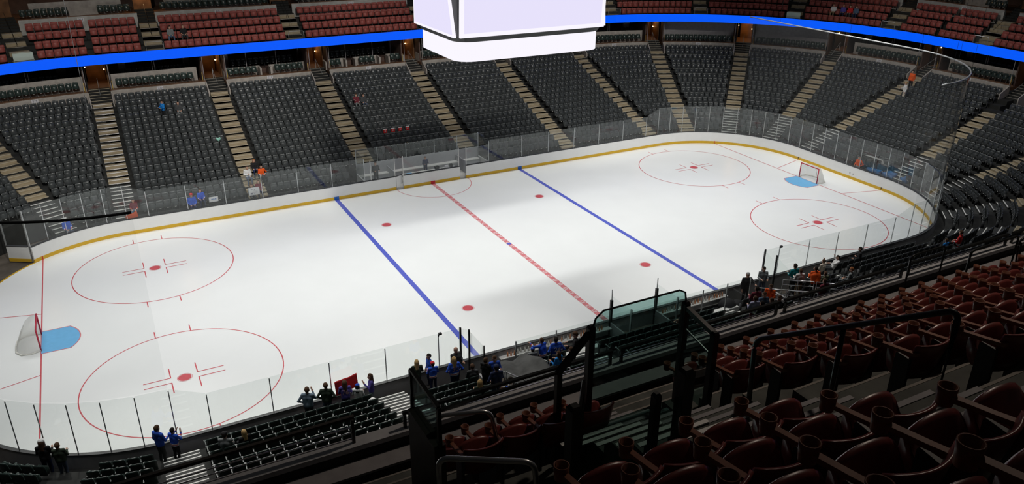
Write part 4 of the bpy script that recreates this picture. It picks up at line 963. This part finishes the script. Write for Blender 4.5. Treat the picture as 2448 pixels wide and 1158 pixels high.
def person(x, y, z, rz, label, top='blue', legs='jean', hair='dark', pose='stand', arms=('down', 'down'), height=5.7, res=.026, long_hair=False, bald=False, cap=None, skin='skin', hood=False, sleeves=True, stripe=None, lean=0.0, number=None, numcol='white', shorts=False, fat=1.0, wide=0.0, beanie=None, group=None, turn=0.0, under=None):
    J = joints(pose, arms, lean, 0, wide); g = lambda k: J[k]; C = []
    mats = ['skin' if skin == 'skin' else skin, 'cloth_'+top, 'cloth_'+legs, 'cloth_'+hair, 'shoe_dark']
    def add(a, b, ra, rb, m): C.append((np.array(a, float), np.array(b, float), ra, rb, m))
    f = fat
    for s in (-1, 1):
        add(g('pel')+(s*.065*f, 0, 0), g('che')+(s*.085*f, 0, 0), .118*f, .118*f, 1); 
    add(g('che')+(0, 0, .05), g('nec')+(0, -.005, -.05), .125, .085, 1)
    add(g('shol'), g('shor'), .072, .072, 1)
    add(g('pel')+(0, 0, -.02), g('pel')+(0, 0, .03), .135*f, .135*f, 2 if not hood else 1)
    add(g('nec')+(0, 0, -.03), g('hea')+(0, -.01, -.06), .055, .052, 0)
    h = g('hea'); add(h+(0, 0, -.035), h+(0, -.008, .045), .082, .094, 0); add(h+(0, .045, -.07), h+(0, .05, -.06), .045, .045, 0)
    if not bald:
        add(h+(0, -.03, .045), h+(0, -.005, .07), .096, .088, 3); add(h+(0, -.05, .0), h+(0, -.05, .03), .075, .08, 3)
        if long_hair:
            add(h+(0, -.06, .02), h+(0, -.085, -.26), .085, .075, 3); 
            for s in (-1, 1): add(h+(s*.07, -.02, .02), h+(s*.085, -.05, -.2), .04, .04, 3)
    if hood: add(g('nec')+(-.05, -.09, .0), g('nec')+(.05, -.09, .0), .075, .075, 1)
    for n in 'lr':
        add(g('sho'+n), g('elb'+n), .062, .05, 1); add(g('elb'+n), g('wri'+n), .048 if sleeves else .04, .036, 1 if sleeves else 0)
        add(g('wri'+n), g('han'+n), .036, .034, 0)
        add(g('hip'+n), g('kne'+n), .095*f, .068, 2); add(g('kne'+n), g('ank'+n), .066 if not shorts else .055, .047, 2 if not shorts else 0); add(g('ank'+n)+(0, 0, -.03), g('toe'+n), .05, .042, 4)
    lo = np.min([np.minimum(a-ra, b-rb) for a, b, ra, rb, m in C], 0)-2*res; hi = np.max([np.maximum(a+ra, b+rb) for a, b, ra, rb, m in C], 0)+2*res
    n = np.ceil((hi-lo)/res).astype(int)+1; Dg = np.full(n, 1.0)
    ax = [lo[i]+np.arange(n[i])*res for i in range(3)]; kk = .028
    for a, b, ra, rb, m in C:
        l_ = np.minimum(a-ra, b-rb)-.06; u_ = np.maximum(a+ra, b+rb)+.06
        s0 = np.maximum(((l_-lo)/res).astype(int), 0); s1 = np.minimum(((u_-lo)/res).astype(int)+2, n); sl = tuple(slice(p, q) for p, q in zip(s0, s1))
        P_ = np.stack(np.meshgrid(*[ax[i][sl[i]] for i in range(3)], indexing='ij'), -1)
        d, _ = capdist(P_, a, b, ra, rb); o = Dg[sl]; hh = np.maximum(kk-np.abs(o-d), 0)/kk; Dg[sl] = np.minimum(o, d)-hh*hh*kk*.25
    V, Q = surface_nets(Dg, lo, res)
    fc = V[Q].mean(1); best = np.full(len(fc), 9.0); MI = np.zeros(len(fc), int); T = np.zeros(len(fc)); CI = np.zeros(len(fc), int)
    for ci, (a, b, ra, rb, m) in enumerate(C):
        d, t = capdist(fc, a, b, ra, rb); w = d < best-(1e-4); best[w] = d[w]; MI[w] = m; T[w] = t[w]; CI[w] = ci
    zp = g('pel')[2]
    if pose == 'stand': MI[(MI == 2) & (fc[:, 2] > zp-.06) & (np.abs(fc[:, 0]) < .3)] = 1          # shirts and jackets hang over the waist
    MI[(MI == 3) & (fc[:, 1] > h[1]+.062) & (fc[:, 2] < h[2]+.055)] = 0
    if stripe:
        mats.append('cloth_'+stripe[0]); mats.append('cloth_'+stripe[1]); tz = fc[:, 2]-zp
        tor = (MI == 1) & (np.abs(fc[:, 0]) < .2)
        MI[tor & (tz > -.05) & (tz < .0)] = 5; MI[tor & (tz >= .0) & (tz < .035)] = 6; MI[tor & (tz >= .035) & (tz < .07)] = 5
        for ci, (a, b, ra, rb, m) in enumerate(C):
            if m == 1 and abs(rb-.036) < 1e-6: MI[(CI == ci) & (T > .3) & (T < .55)] = 5; MI[(CI == ci) & (T > .55) & (T < .75)] = 6
    V, Q, MI = V.tolist(), Q.tolist(), MI.tolist()
    def tri_tube(pts, r, m, k=5):
        mb = MB(); mb.tube(pts, r, k); b0 = len(V); V.extend([list(p) for p in mb.v]); Q.extend([[i+b0 for i in f_] for f_ in mb.f]); MI.extend([m]*len(mb.f))
    if res < .03:                                   # fingers, nose, eyes, mouth, ears
        for n_, s in (('l', -1), ('r', 1)):
            w, e = J['wri'+n_], J['han'+n_]; d = (e-w); d = d/np.linalg.norm(d); side = np.cross(d, (0, 0, 1.0)); 
            side = side/np.linalg.norm(side) if np.linalg.norm(side) > .2 else np.array((0, 1.0, 0)); nrm = np.cross(side, d)
            for q_, ln in zip((-1.5, -.5, .5, 1.5), (.055, .068, .072, .062)):
                b0 = e+side*q_*.017; tri_tube([b0, b0+d*(.03+ln*.5), b0+d*(.03+ln*.8)-nrm*.025], [.0095, .009, .007], 0)
            b0 = w+d*.03+side*(.03); tri_tube([b0, b0+side*.025+d*.03, b0+side*.025+d*.06], [.011, .010, .008], 0)
        tri_tube([h+(0, .085, .01), h+(0, .108, -.022)], [.009, .016], 0)
        for s in (-1, 1):
            tri_tube([h+(s*.033, .080, .008), h+(s*.033, .092, .008)], [.012, .008], len(mats)); tri_tube([h+(s*.092, -.01, -.02), h+(s*.10, -.015, .02)], [.014, .016], 0)
        tri_tube([h+(-.022, .092, -.062), h+(.022, .092, -.062)], .008, len(mats)+1)
    mats += ['eye_dark', 'lip']
    sc = height*F/1.72 if pose == 'stand' else height*F/1.32
    me = bpy.data.meshes.new('person'); me.from_pydata([(p[0]*sc, p[1]*sc, p[2]*sc) for p in V], [], Q)
    for k in mats: me.materials.append(MATS[k])
    me.polygons.foreach_set('material_index', MI); me.polygons.foreach_set('use_smooth', [True]*len(me.polygons)); me.update()
    o = link('person', me, None, (x, y, z), rz); tag(o, label, 'person', group)
    def hatv(p): return [c*sc/F for c in p]
    if cap or beanie:
        mb = MB(); c0 = h+np.array((0, -.005, .07)); rings = []
        for k, (dz, r) in enumerate(((-.03, .108), (.015, .107), (.055, .088), (.085, .04), (.09, .005))):
            rings.append([hatv((c0[0]+r*math.cos(2*PI*t/12), c0[1]+r*1.06*math.sin(2*PI*t/12), c0[2]+dz)) for t in range(12)])
        mb.sweep(rings)
        if cap: mb.sweep([[hatv((c0[0]+sx*w_, c0[1]+yy, c0[2]-.02+dz)) for sx, w_, yy, dz in ((-1, .075, .09, 0), (-1, .05, .19, -.012), (1, .05, .19, -.012), (1, .075, .09, 0))], [hatv((c0[0]+sx*w_, c0[1]+yy, c0[2]-.008+dz)) for sx, w_, yy, dz in ((-1, .075, .09, 0), (-1, .05, .19, -.012), (1, .05, .19, -.012), (1, .075, .09, 0))]])
        mb.build('cap' if cap else 'beanie', 'cloth_'+(cap or beanie), o, smooth=False)
    if number:
        yb = -.145*f-.012
        text('jersey_number', number, .30*sc/F/1.0, 'cloth_'+numcol, o, hatv((0, (g('che')[1]+g('nec')[1])/2+yb, g('che')[2]-.02)), (PI/2, 0, 0), .003)
    return o
NF = 0.0                                            # facing the ice from the near side: +y
def N(x, y, z): return (x, y, z)
crowd = 'fans by the near glass'
R_ = math.radians
person(-87.3, -40.6, 1.4, R_(-18), 'person with long brown hair and white cap at the near left corner glass', 'black', 'navy', 'brown', 'stand', ('hold', 'hold'), 5.9, long_hair=True, cap='white')
person(-85.6, -41.6, 1.4, R_(-16), 'person in black jacket with orange shoulder patch at the near left corner glass', 'green', 'jean', 'brown', 'stand', ('hold', 'hold'), 5.5, fat=1.1)
person(-74.2, -44.9, 1.9, R_(-52), 'person in bright blue hoodie standing at the glass by the white edged stairs', 'royal', 'dgrey', 'brown', 'stand', ('down', 'hold'), 5.9, hood=True)
person(-72.5, -45.3, 1.9, R_(-48), 'person in blue striped jersey raising a phone beside the blue hoodie', 'royal', 'black', 'dark', 'stand', ('phone', 'phone'), 5.2, stripe=('white', 'red'), long_hair=False)
person(-66.9, -51.4, Z(2), R_(-25), 'seated person in grey top and dark cap in the near left block', 'grey', 'dgrey', 'dark', 'sit', ('lap', 'lap'), 4.4, cap='black', lean=.05)
person(-64.6, -51.5, Z(2), R_(15), 'seated person with blond hair and black top in the near left block', 'black', 'black', 'blond', 'sit', ('lap', 'lap'), 4.1, long_hair=True)
person(-55.0, -45.0, 1.6, R_(-28), 'person in slate blue shirt and shorts lifting a phone at the glass', 'slate', 'dgrey', 'brown', 'stand', ('hips', 'phone'), 6.0, shorts=True, fat=1.1)
person(-52.4, -45.0, 1.6, R_(-22), 'person in dark green jacket and jeans with hands in pockets at the glass', 'green', 'jean', 'brown', 'stand', ('hips', 'hips'), 5.9, fat=1.12)
person(-49.8, -45.3, 1.6, R_(-12), 'person in purple jersey numbered 76 at the near glass', 'purple', 'navy', 'brown', 'stand', ('hold', 'hold'), 5.7, long_hair=True, number='76', numcol='pink')
person(-48.3, -46.4, 1.9, R_(-28), 'person in white hoodie and blue cap crouching at the near glass', 'white', 'navy', 'dark', 'stand', ('hold', 'hold'), 5.0, long_hair=True, cap='blue', hood=True)
person(-46.0, -45.2, 1.6, R_(80), 'person with very long hair and blue top at the near glass', 'purple', 'jean', 'brown', 'stand', ('phone', 'down'), 5.6, long_hair=True)
person(-38.7, -44.6, 1.4, R_(-12), 'person in dark green coat with blond hair at the near glass', 'green', 'black', 'blond', 'stand', ('hold', 'hold'), 5.6, long_hair=True)
person(-36.5, -44.0, 1.4, R_(95), 'person in blue and white jersey turned sideways behind the red cap', 'royal', 'navy', 'dark', 'stand', ('down', 'down'), 5.7, stripe=('white', 'red'))
person(-36.9, -46.4, 2.0, R_(-5), 'person in blue jersey and red cap beside the green coat', 'royal', 'navy', 'dark', 'stand', ('hold', 'hold'), 5.2, cap='red', stripe=('white', 'red'))
person(-32.6, -45.0, 1.6, R_(190), 'person with bald head and beard in grey jacket facing away from the ice', 'dgrey', 'black', 'brown', 'stand', ('hold', 'hold'), 6.1, bald=True, fat=1.2)
person(-35.3, -50.6, Z(2), R_(-6), 'person in blue jersey numbered 30 standing among the near seats', 'royal', 'navy', 'blond', 'stand', ('hips', 'hips'), 5.7, long_hair=True, stripe=('white', 'red'), number='30', numcol='pink', fat=1.15)
person(-32.9, -51.5, Z(2), R_(-10), 'seated person in dark grey jacket left of the draped tunnel', 'dgrey', 'black', 'brown', 'sit', ('lap', 'lap'), 4.4)
person(-35.4, -59.3, Z(5), R_(-10), 'seated person with curly blond hair reading a white paper', 'green', 'black', 'blond', 'sit', ('hold', 'hold'), 4.4, long_hair=True)
person(-33.6, -60.6, Z(6), R_(-8), 'person in navy top and cap standing above the draped tunnel', 'navy', 'jean', 'dark', 'stand', ('hips', 'hold'), 5.9, cap='navy', sleeves=False, fat=1.15)
person(-31.3, -55.4, Z(4), R_(170), 'person in royal blue shirt facing up the stand beside the drape', 'royal', 'jean', 'brown', 'stand', ('hold', 'down'), 5.6, sleeves=False)
person(-32.3, -61.9, Z(6), R_(60), 'seated person in white and blue jersey by the tunnel rail', 'white', 'jean', 'dark', 'sit', ('lap', 'hold'), 4.4, stripe=('royal', 'navy'))
person(-32.6, -55.3, Z(4), R_(-60), 'person in dark coat half hidden left of the drape', 'black', 'black', 'brown', 'stand', ('hold', 'hold'), 5.6)
person(-22.3, -53.3, Z(3), R_(15), 'person in blue jersey stretching an arm over the right bench rail', 'royal', 'navy', 'brown', 'stand', ('reach', 'hold'), 5.6, stripe=('white', 'red'), lean=.1)
person(-21.4, -55.3, Z(4), R_(-8), 'person in blue jersey numbered 24 right of the draped tunnel', 'royal', 'navy', 'dark', 'stand', ('hips', 'hips'), 5.8, stripe=('white', 'red'), number='24', numcol='white', fat=1.25)
person(-23.6, -52.5, Z(2), R_(-15), 'person in grey hoodie and blue cap right of the drape', 'grey', 'dgrey', 'dark', 'stand', ('hold', 'hold'), 5.0, cap='royal', hood=True)
person(-23.9, -60.2, Z(6), R_(20), 'child in bright blue top behind the tunnel rail', 'sky', 'jean', 'brown', 'stand', ('hold', 'hold'), 5.0, long_hair=True)
person(-18.2, -55.5, Z(4), R_(60), 'person in black jersey and brown beanie right of the number 24', 'black', 'black', 'dark', 'stand', ('hold', 'hold'), 5.9, beanie='brown')
person(-19.8, -56.8, Z(4), R_(30), 'seated person in brown coat behind the number 24', 'maroon', 'black', 'brown', 'sit', ('lap', 'lap'), 4.5)
person(2.7, -54.1, Z(3), R_(25), 'seated person in black and orange jersey behind the player benches', 'black', 'black', 'dark', 'sit', ('lap', 'lap'), 4.6, stripe=('orange', 'white'))
person(25.0, -45.2, .8, R_(160), 'person with white hair and black suit in the right tunnel mouth', 'black', 'black', 'silver', 'stand', ('reach', 'down'), 6.4, fat=1.15)
person(29.5, -44.6, 1.2, R_(150), 'person with camera gear standing behind the return glass', 'grey', 'jean', 'dark', 'stand', ('hold', 'hold'), 5.9)
person(10.6, -61.2, Z(6), R_(-15), 'person in lavender top in the crowd above the right tunnel', 'lavender', 'maroon', 'brown', 'stand', ('hold', 'down'), 5.5)
person(12.4, -61.2, Z(6), R_(165), 'person in pale blue shirt facing up the stand above the right tunnel', 'denim', 'jean', 'brown', 'stand', ('hold', 'hold'), 5.8, sleeves=False, fat=1.15)
person(14.0, -58.1, Z(5), R_(-15), 'person in maroon top above the right tunnel', 'maroon', 'black', 'dark', 'stand', ('hold', 'hold'), 5.9)
person(17.0, -58.1, Z(5), R_(120), 'person in bright orange vest above the right tunnel', 'orange', 'khaki', 'brown', 'stand', ('hold', 'hold'), 5.6)
person(7.1, -65.9, Z(8), R_(5), 'person in dark green jacket lowest in the crowd by the parapet', 'green', 'khaki', 'dark', 'stand', ('hold', 'hold'), 5.8)
person(8.9, -65.9, Z(8), R_(150), 'person in black top and light jeans by the parapet', 'black', 'denim', 'brown', 'stand', ('hold', 'hold'), 5.9)
person(10.7, -65.8, Z(8), R_(90), 'person in black jacket rightmost in the crowd by the parapet', 'black', 'black', 'brown', 'stand', ('hips', 'hold'), 5.8, fat=1.2)
person(30.4, -50.8, Z(2), R_(-10), 'person in teal and black jersey beside the right steel barrier', 'teal', 'black', 'dark', 'stand', ('hold', 'hold'), 5.9, stripe=('white', 'black'))
person(28.9, -53.4, Z(3), R_(-20), 'person in black and white patterned jersey beside the orange jersey', 'white', 'khaki', 'brown', 'stand', ('hold', 'hold'), 5.5, stripe=('black', 'black'))
person(29.8, -56.0, Z(4), R_(-25), 'person in large orange jersey leaning over the right barrier', 'orange', 'black', 'dark', 'stand', ('hold', 'reach'), 5.7, lean=.16, fat=1.3)
person(34.3, -54.1, Z(3), R_(0), 'seated person in olive coat right of the orange jersey', 'olive', 'khaki', 'brown', 'sit', ('lap', 'lap'), 4.1)
person(28.0, -59.2, Z(5), R_(0), 'seated person in maroon top below the orange jersey', 'maroon', 'black', 'brown', 'sit', ('lap', 'lap'), 4.6)
person(45.8, -46.3, Z(0), R_(60), 'person in white jersey reclining in the front row', 'white', 'dgrey', 'dark', 'sit', ('reach', 'up'), 4.2, lean=-.2)
person(37.5, -56.7, Z(4), R_(25), 'seated person in grey top with reddish hair right of the crowd', 'grey', 'grey', 'ginger', 'sit', ('lap', 'lap'), 4.4)
person(52.8, -46.3, Z(0), R_(45), 'seated person in black at the far end of the near glass', 'black', 'black', 'dark', 'sit', ('lap', 'cross'), 4.5)
person(43.0, -46.3, Z(0), R_(0), 'seated person in striped top in the front row', 'cream', 'dgrey', 'brown', 'sit', ('lap', 'up'), 4.0, stripe=('black', 'cream'))
# far side and ends, facing the ice
fr = .032
person(-58.5, 79.6, Z(13), R_(120), 'person in bright blue shirt high in the block under sign 220', 'sky', 'black', 'dark', 'stand', ('hold', 'hold'), 5.1, fr)
person(-54.7, 80.1, Z(13), R_(180), 'seated person in dark top with white sleeves under sign 220', 'dgrey', 'grey', 'dark', 'sit', ('lap', 'lap'), 4.2, fr)
person(-9.0, 75.0, Z(11), R_(180), 'seated person in maroon top and white sleeves under sign 222', 'maroon', 'grey', 'brown', 'sit', ('lap', 'reach'), 4.5, fr, stripe=('white', 'white'))
person(-6.9, 75.0, Z(11), R_(180), 'seated person in dark top beside the maroon one under sign 222', 'dgrey', 'jean', 'dark', 'sit', ('lap', 'lap'), 4.3, fr)
person(-44.2, 51.7, Z(2), R_(185), 'seated person in white top above the far glass', 'white', 'jean', 'dark', 'sit', ('lap', 'cross'), 4.5, fr)
person(-42.0, 54.1, Z(3), R_(180), 'seated person with brown hair and black top above the far glass', 'black', 'navy', 'ginger', 'sit', ('lap', 'lap'), 4.3, fr, long_hair=True)
person(-40.9, 51.6, Z(2), R_(175), 'seated person in orange jersey above the far glass', 'orange', 'black', 'dark', 'sit', ('hips', 'lap'), 4.2, fr, stripe=('black', 'white'))
person(-44.6, 45.9, 1.4, R_(180), 'person in grey top holding the large white sign behind far glass', 'grey', 'dgrey', 'brown', 'sit', ('hold', 'hold'), 4.7, fr, long_hair=True)
person(-42.9, 46.2, Z(0), R_(180), 'seated person in dark coat right of the large white sign', 'maroon', 'navy', 'brown', 'sit', ('lap', 'lap'), 4.2, fr, long_hair=True)
person(-58.1, 45.6, 1.4, R_(180), 'person in blue jersey and red santa hat behind the far glass', 'royal', 'navy', 'dark', 'sit', ('lap', 'lap'), 4.7, fr, beanie='red')
person(-56.0, 46.2, Z(0), R_(185), 'person in blue jersey beside the santa hat behind the far glass', 'royal', 'navy', 'brown', 'sit', ('lap', 'lap'), 4.2, fr, stripe=('white', 'red'))
person(-70.2, 46.2, Z(0), R_(170), 'person in orange jersey with jeans behind the far glass', 'maroon', 'denim', 'dark', 'sit', ('lap', 'lap'), 4.2, fr, stripe=('orange', 'white'))
person(-83.7, 42.5, 1.5, R_(205), 'person in blue jersey seated behind the glass near the open gate', 'royal', 'jean', 'silver', 'sit', ('lap', 'lap'), 4.5, fr, stripe=('white', 'red'))
person(133.8, 9.4, Z(12), R_(60), 'person in white top climbing the right end stairs', 'white', 'cream', 'blond', 'stand', ('down', 'hold'), 5.7, fr)
person(139.2, 11.8, Z(14), R_(95), 'person in orange jersey at the head of the right end stairs', 'orange', 'black', 'dark', 'stand', ('down', 'down'), 5.9, fr, fat=1.2)
person(101.9, -4.4, 1.4, R_(90), 'person in orange and grey seated behind the right goal glass', 'orange', 'grey', 'dark', 'sit', ('hips', 'lap'), 4.5, fr)
person(71.2, -54.0, Z(3), R_(20), 'seated person in red and white top at the near right corner', 'red', 'black', 'brown', 'sit', ('lap', 'lap'), 4.6, fr, stripe=('white', 'white'))
person(67.0, -54.1, Z(3), R_(0), 'small seated person in bright blue at the near right corner', 'sky', 'black', 'brown', 'sit', ('lap', 'lap'), 3.8, fr)
for x, y, k, lab, top, leg, hr in ((-52.3, 96.6, 2, 'seated person in grey jacket and jeans among red seats under 319', 'grey', 'denim', 'dark'), (-49.0, 96.6, 2, 'seated person in black and orange among red seats under 319', 'black', 'dgrey', 'brown')):
    person(x, HY+UD(1)-.3, UZ(1), PI, lab, top, leg, hr, 'sit', ('lap', 'lap'), 4.4, fr, wide=.06, stripe=('orange', 'cream') if top == 'black' else None)
for a, lab, top, leg in ((25.4, 'seated person in white shirt and shorts, leftmost of four on the upper deck', 'white', 'khaki'), (23.2, 'seated person in dark purple, second of four on the upper deck', 'purple', 'navy'), (21.7, 'seated person in red top, third of four on the upper deck', 'red', 'dgrey'), (20.3, 'seated person in blue top, rightmost of four on the upper deck', 'denim', 'navy')):
    d = UD(1)-.3; t = R_(a); person(CX+(RC+d)*math.cos(t), CY+(RC+d)*math.sin(t), UZ(1), t+PI/2, lab, top, leg, 'brown', 'sit', ('lap', 'lap'), 4.3, fr)
person(-.4, 46.4, 1.2, R_(178), 'person in dark suit and tie at the scorer desk', 'navy', 'navy', 'brown', 'stand', ('hold', 'hold'), 5.0, fr)
person(-14.2, 45.4, 1.2, R_(182), 'person in dark jacket standing in the left penalty box', 'dgrey', 'dgrey', 'brown', 'stand', ('hold', 'hold'), 5.9, fr)

# ------------------------------------------------------------------ props
def card(name, pts, th, m, label, cat_, nrm):
    mb = MB(); n = Vector(nrm)*th; mb.sweep([[Vector(p) for p in pts], [Vector(p)+n for p in pts]]); return tag(mb.build(name, m), label, cat_)
c = empty('cardboard_sign', (-44.4, 44.2, 4.9), 0, 'large white sign with dark scribbles held behind far glass', 'sign')
MB().box(-1.25, 1.25, -.02, .02, -.95, .95).build('board', 'sign_white', c)
for x, z, w, hh in ((-.45, .62, .5, .13), (.1, .38, .22, .1), (-.55, -.42, .55, .13), (.0, -.68, .2, .16), (-.6, -.75, .25, .06), (.3, .1, .9, .03), (.3, -.15, .9, .03), (.2, -.4, .8, .03)): MB().box(x-w/2, x+w/2, -.035, -.02, z-hh/2, z+hh/2).build('scribble', 'sign_ink', c)
c = empty('cardboard_sign', (-53.6, 43.9, 4.6), 0, 'small white sign propped right of the santa hat behind far glass', 'sign')
MB().box(-1.0, 1.0, -.02, .02, -.6, .6).build('board', 'sign_white', c)
for x in (-.35, .05, .45): MB().box(x-.14, x+.14, -.035, -.02, -.1, .2).build('scribble', 'kick_blue', c)
def cloth(name, c0, ux, uy, nu, nv, amp, m, label, cat_, th=.05):
    mb = MB(); V_ = []
    for k in (0, 1):
        for j in range(nv+1):
            for i in range(nu+1):
                u, v = i/nu, j/nv; p = Vector(c0)+Vector(ux)*u+Vector(uy)*v
                w = amp*(math.sin(7*u+3*v)+.7*math.sin(11*v-4*u+1)+.5*math.sin(17*u+9*v))
                V_.append((p.x, p.y, p.z+w*.5-(th if k else 0)))
    n = (nu+1)*(nv+1); mb.v = V_
    for j in range(nv):
        for i in range(nu):
            a = j*(nu+1)+i; mb.f.append([a, a+1, a+nu+2, a+nu+1]); mb.m.append(0); mb.f.append([n+a+1, n+a, n+a+nu+1, n+a+nu+2]); mb.m.append(0)
    e = [i for i in range(nu+1)]+[j*(nu+1)+nu for j in range(1, nv+1)]+[nv*(nu+1)+i for i in range(nu-1, -1, -1)]+[j*(nu+1) for j in range(nv-1, 0, -1)]
    for i in range(len(e)): a, b = e[i], e[(i+1) % len(e)]; mb.f.append([b, a, n+a, n+b]); mb.m.append(0)
    return tag(mb.build(name, m, smooth=True), label, cat_)
cloth('tunnel_drape', (-30.6, -51.6, 7.6), (6.4, 0, .6), (0, -11.5, 2.6), 26, 40, .55, 'drape_grey', 'dark grey cloth draped over the players tunnel on the near side', 'drape')
cloth('red_flag', (-50.9, -43.95, 6.6), (3.3, .05, .6), (.1, -.1, -2.2), 10, 8, .1, 'cloth_red', 'red flag held against the near glass between two fans', 'flag')
cloth('orange_flag', (-72.3, 43.7, 3.9), (2.4, .1, .9), (.2, .3, -1.7), 8, 6, .12, 'cloth_orange', 'orange red flag hung behind the far glass', 'flag')
for i, x in enumerate((-6.6, -4.4, -2.3, -.2)):
    x += 1.0; d = D(6); fl = empty('seat_card', (x, HY+d-.75, Z(6)+1.95), 0, f'small red and white card on black seat, {ORD[i+1]} of four from left', 'card')
    MB().box(-.5, .5, -.04, 0, -.55, .35).build('red_field', 'cloth_red', fl); MB().box(-.5, .5, -.045, 0, .35, .6).build('white_band', 'cloth_white', fl); MB().box(-.2, .2, -.05, -.04, -.3, .1).build('emblem', 'cloth_pink', fl)
mb = MB()
pr = [(0, 0, -.55), (.38, 0, -.1), (.58, 0, .25), (.45, 0, .5), (.22, 0, .5), (0, 0, .33), (-.22, 0, .5), (-.45, 0, .5), (-.58, 0, .25), (-.38, 0, -.1)]
mat('mint', (.30, .62, .52), .4); mb.sweep([[(p[0]*k, y, p[2]*k) for p in pr] for y, k in ((-.2, .55), (-.08, 1), (.08, 1), (.2, .55))]); tag(mb.build('heart_balloon', 'mint', None, (-48.0, 65.0, 12.4), smooth=False), 'mint green heart shaped balloon over the far black seats', 'balloon')
# dark practice net and blue covers behind the right end glass
goal(104.0, PI/2, 'black framed spare net standing behind the right end glass', 'dark_metal', -6.5, 1.9)
for i, (x, y, w) in enumerate(((103.6, -8.4, 3.8), (103.9, -12.6, 3.2), (104.6, -17.0, 2.0))):
    cloth('blue_cover', (x-.9, y+w/2, 3.3), (2.0, 0, .3), (0, -w, .2), 8, 12, .25, 'tarp_blue', f'blue cover sheet behind the right end glass, {ORD[i+1]} from the spare net', 'cover', 1.2)
# steel barriers round the two tunnels
def barrier(p, q, h, label, rails=3, z1=0):
    o = empty('steel_barrier', p, 0, label, 'barrier'); d = Vector(q)-Vector(p)
    for k in range(rails):
        z = h-k*.95; pts = [(0, 0, z), (d.x, d.y, d.z+z)]; MB().tube(pts, .085 if k == 0 else .06, 8).build('rail', 'steel', o, smooth=True)
    for t in (0, .5, 1): MB().tube([(d.x*t, d.y*t, d.z*t-.6), (d.x*t, d.y*t, d.z*t+h)], .075, 8).build('upright', 'steel', o, smooth=True)
    return o
barrier((-30.6, -50.4, 4.6), (-30.6, -57.0, 7.2), 2.7, 'steel barrier left of the drape, front piece')
barrier((-30.6, -57.6, 7.5), (-30.6, -63.3, 9.5), 2.7, 'steel barrier left of the drape, rear piece')
barrier((-24.0, -53.5, 5.8), (-24.0, -57.4, 7.2), 2.7, 'steel barrier right of the drape, front piece')
barrier((-24.0, -58.0, 7.4), (-24.0, -63.4, 9.5), 2.7, 'steel barrier right of the drape, rear piece')
barrier((28.3, -50.4, 4.6), (28.3, -57.0, 7.2), 2.8, 'steel barrier on the far side of the right tunnel, front piece')
barrier((28.3, -57.5, 7.4), (28.3, -63.2, 9.4), 2.8, 'steel barrier on the far side of the right tunnel, rear piece')
barrier((22.0, -51.0, 4.8), (22.0, -57.0, 7.1), 2.8, 'steel barrier on the close side of the right tunnel, front piece')
barrier((22.0, -57.4, 7.3), (22.0, -63.2, 9.4), 2.8, 'steel barrier on the close side of the right tunnel, rear piece')
# bags and small gear
def sack(name, x, y, z, r, m, label, cat_):
    mb = MB(); rings = []
    for k, (dz, rr) in enumerate(((0, .75), (.25, 1.0), (.6, .96), (.85, .6), (.95, .2))): rings.append([(r*rr*(1+.12*math.sin(3*t+k))*math.cos(2*PI*t/14), r*rr*(1+.1*math.cos(2*t))*math.sin(2*PI*t/14), r*1.5*dz) for t in range(14)])
    mb.sweep(rings); return tag(mb.build(name, m, None, (x, y, z), smooth=True), label, cat_)
sack('black_bag', 20.5, -45.6, .9, 1.6, 'cloth_black', 'large black gear bag on the right player bench', 'bag')
sack('black_bag', 23.4, -45.2, .2, 1.3, 'cloth_black', 'black gear bag at the right tunnel mouth', 'bag')
sack('white_bundle', -20.2, -46.6, 2.2, .8, 'cloth_white', 'white towel bundle on the left player bench', 'towel')
sack('dark_backpack', 1.2, -47.2, .6, 1.1, 'cloth_navy', 'dark backpack in the pit between the benches', 'bag')
sack('white_bag', -46.9, -48.6, Z(1)+1.5, .55, 'cloth_white', 'small white bag on a seat behind the near glass', 'bag')
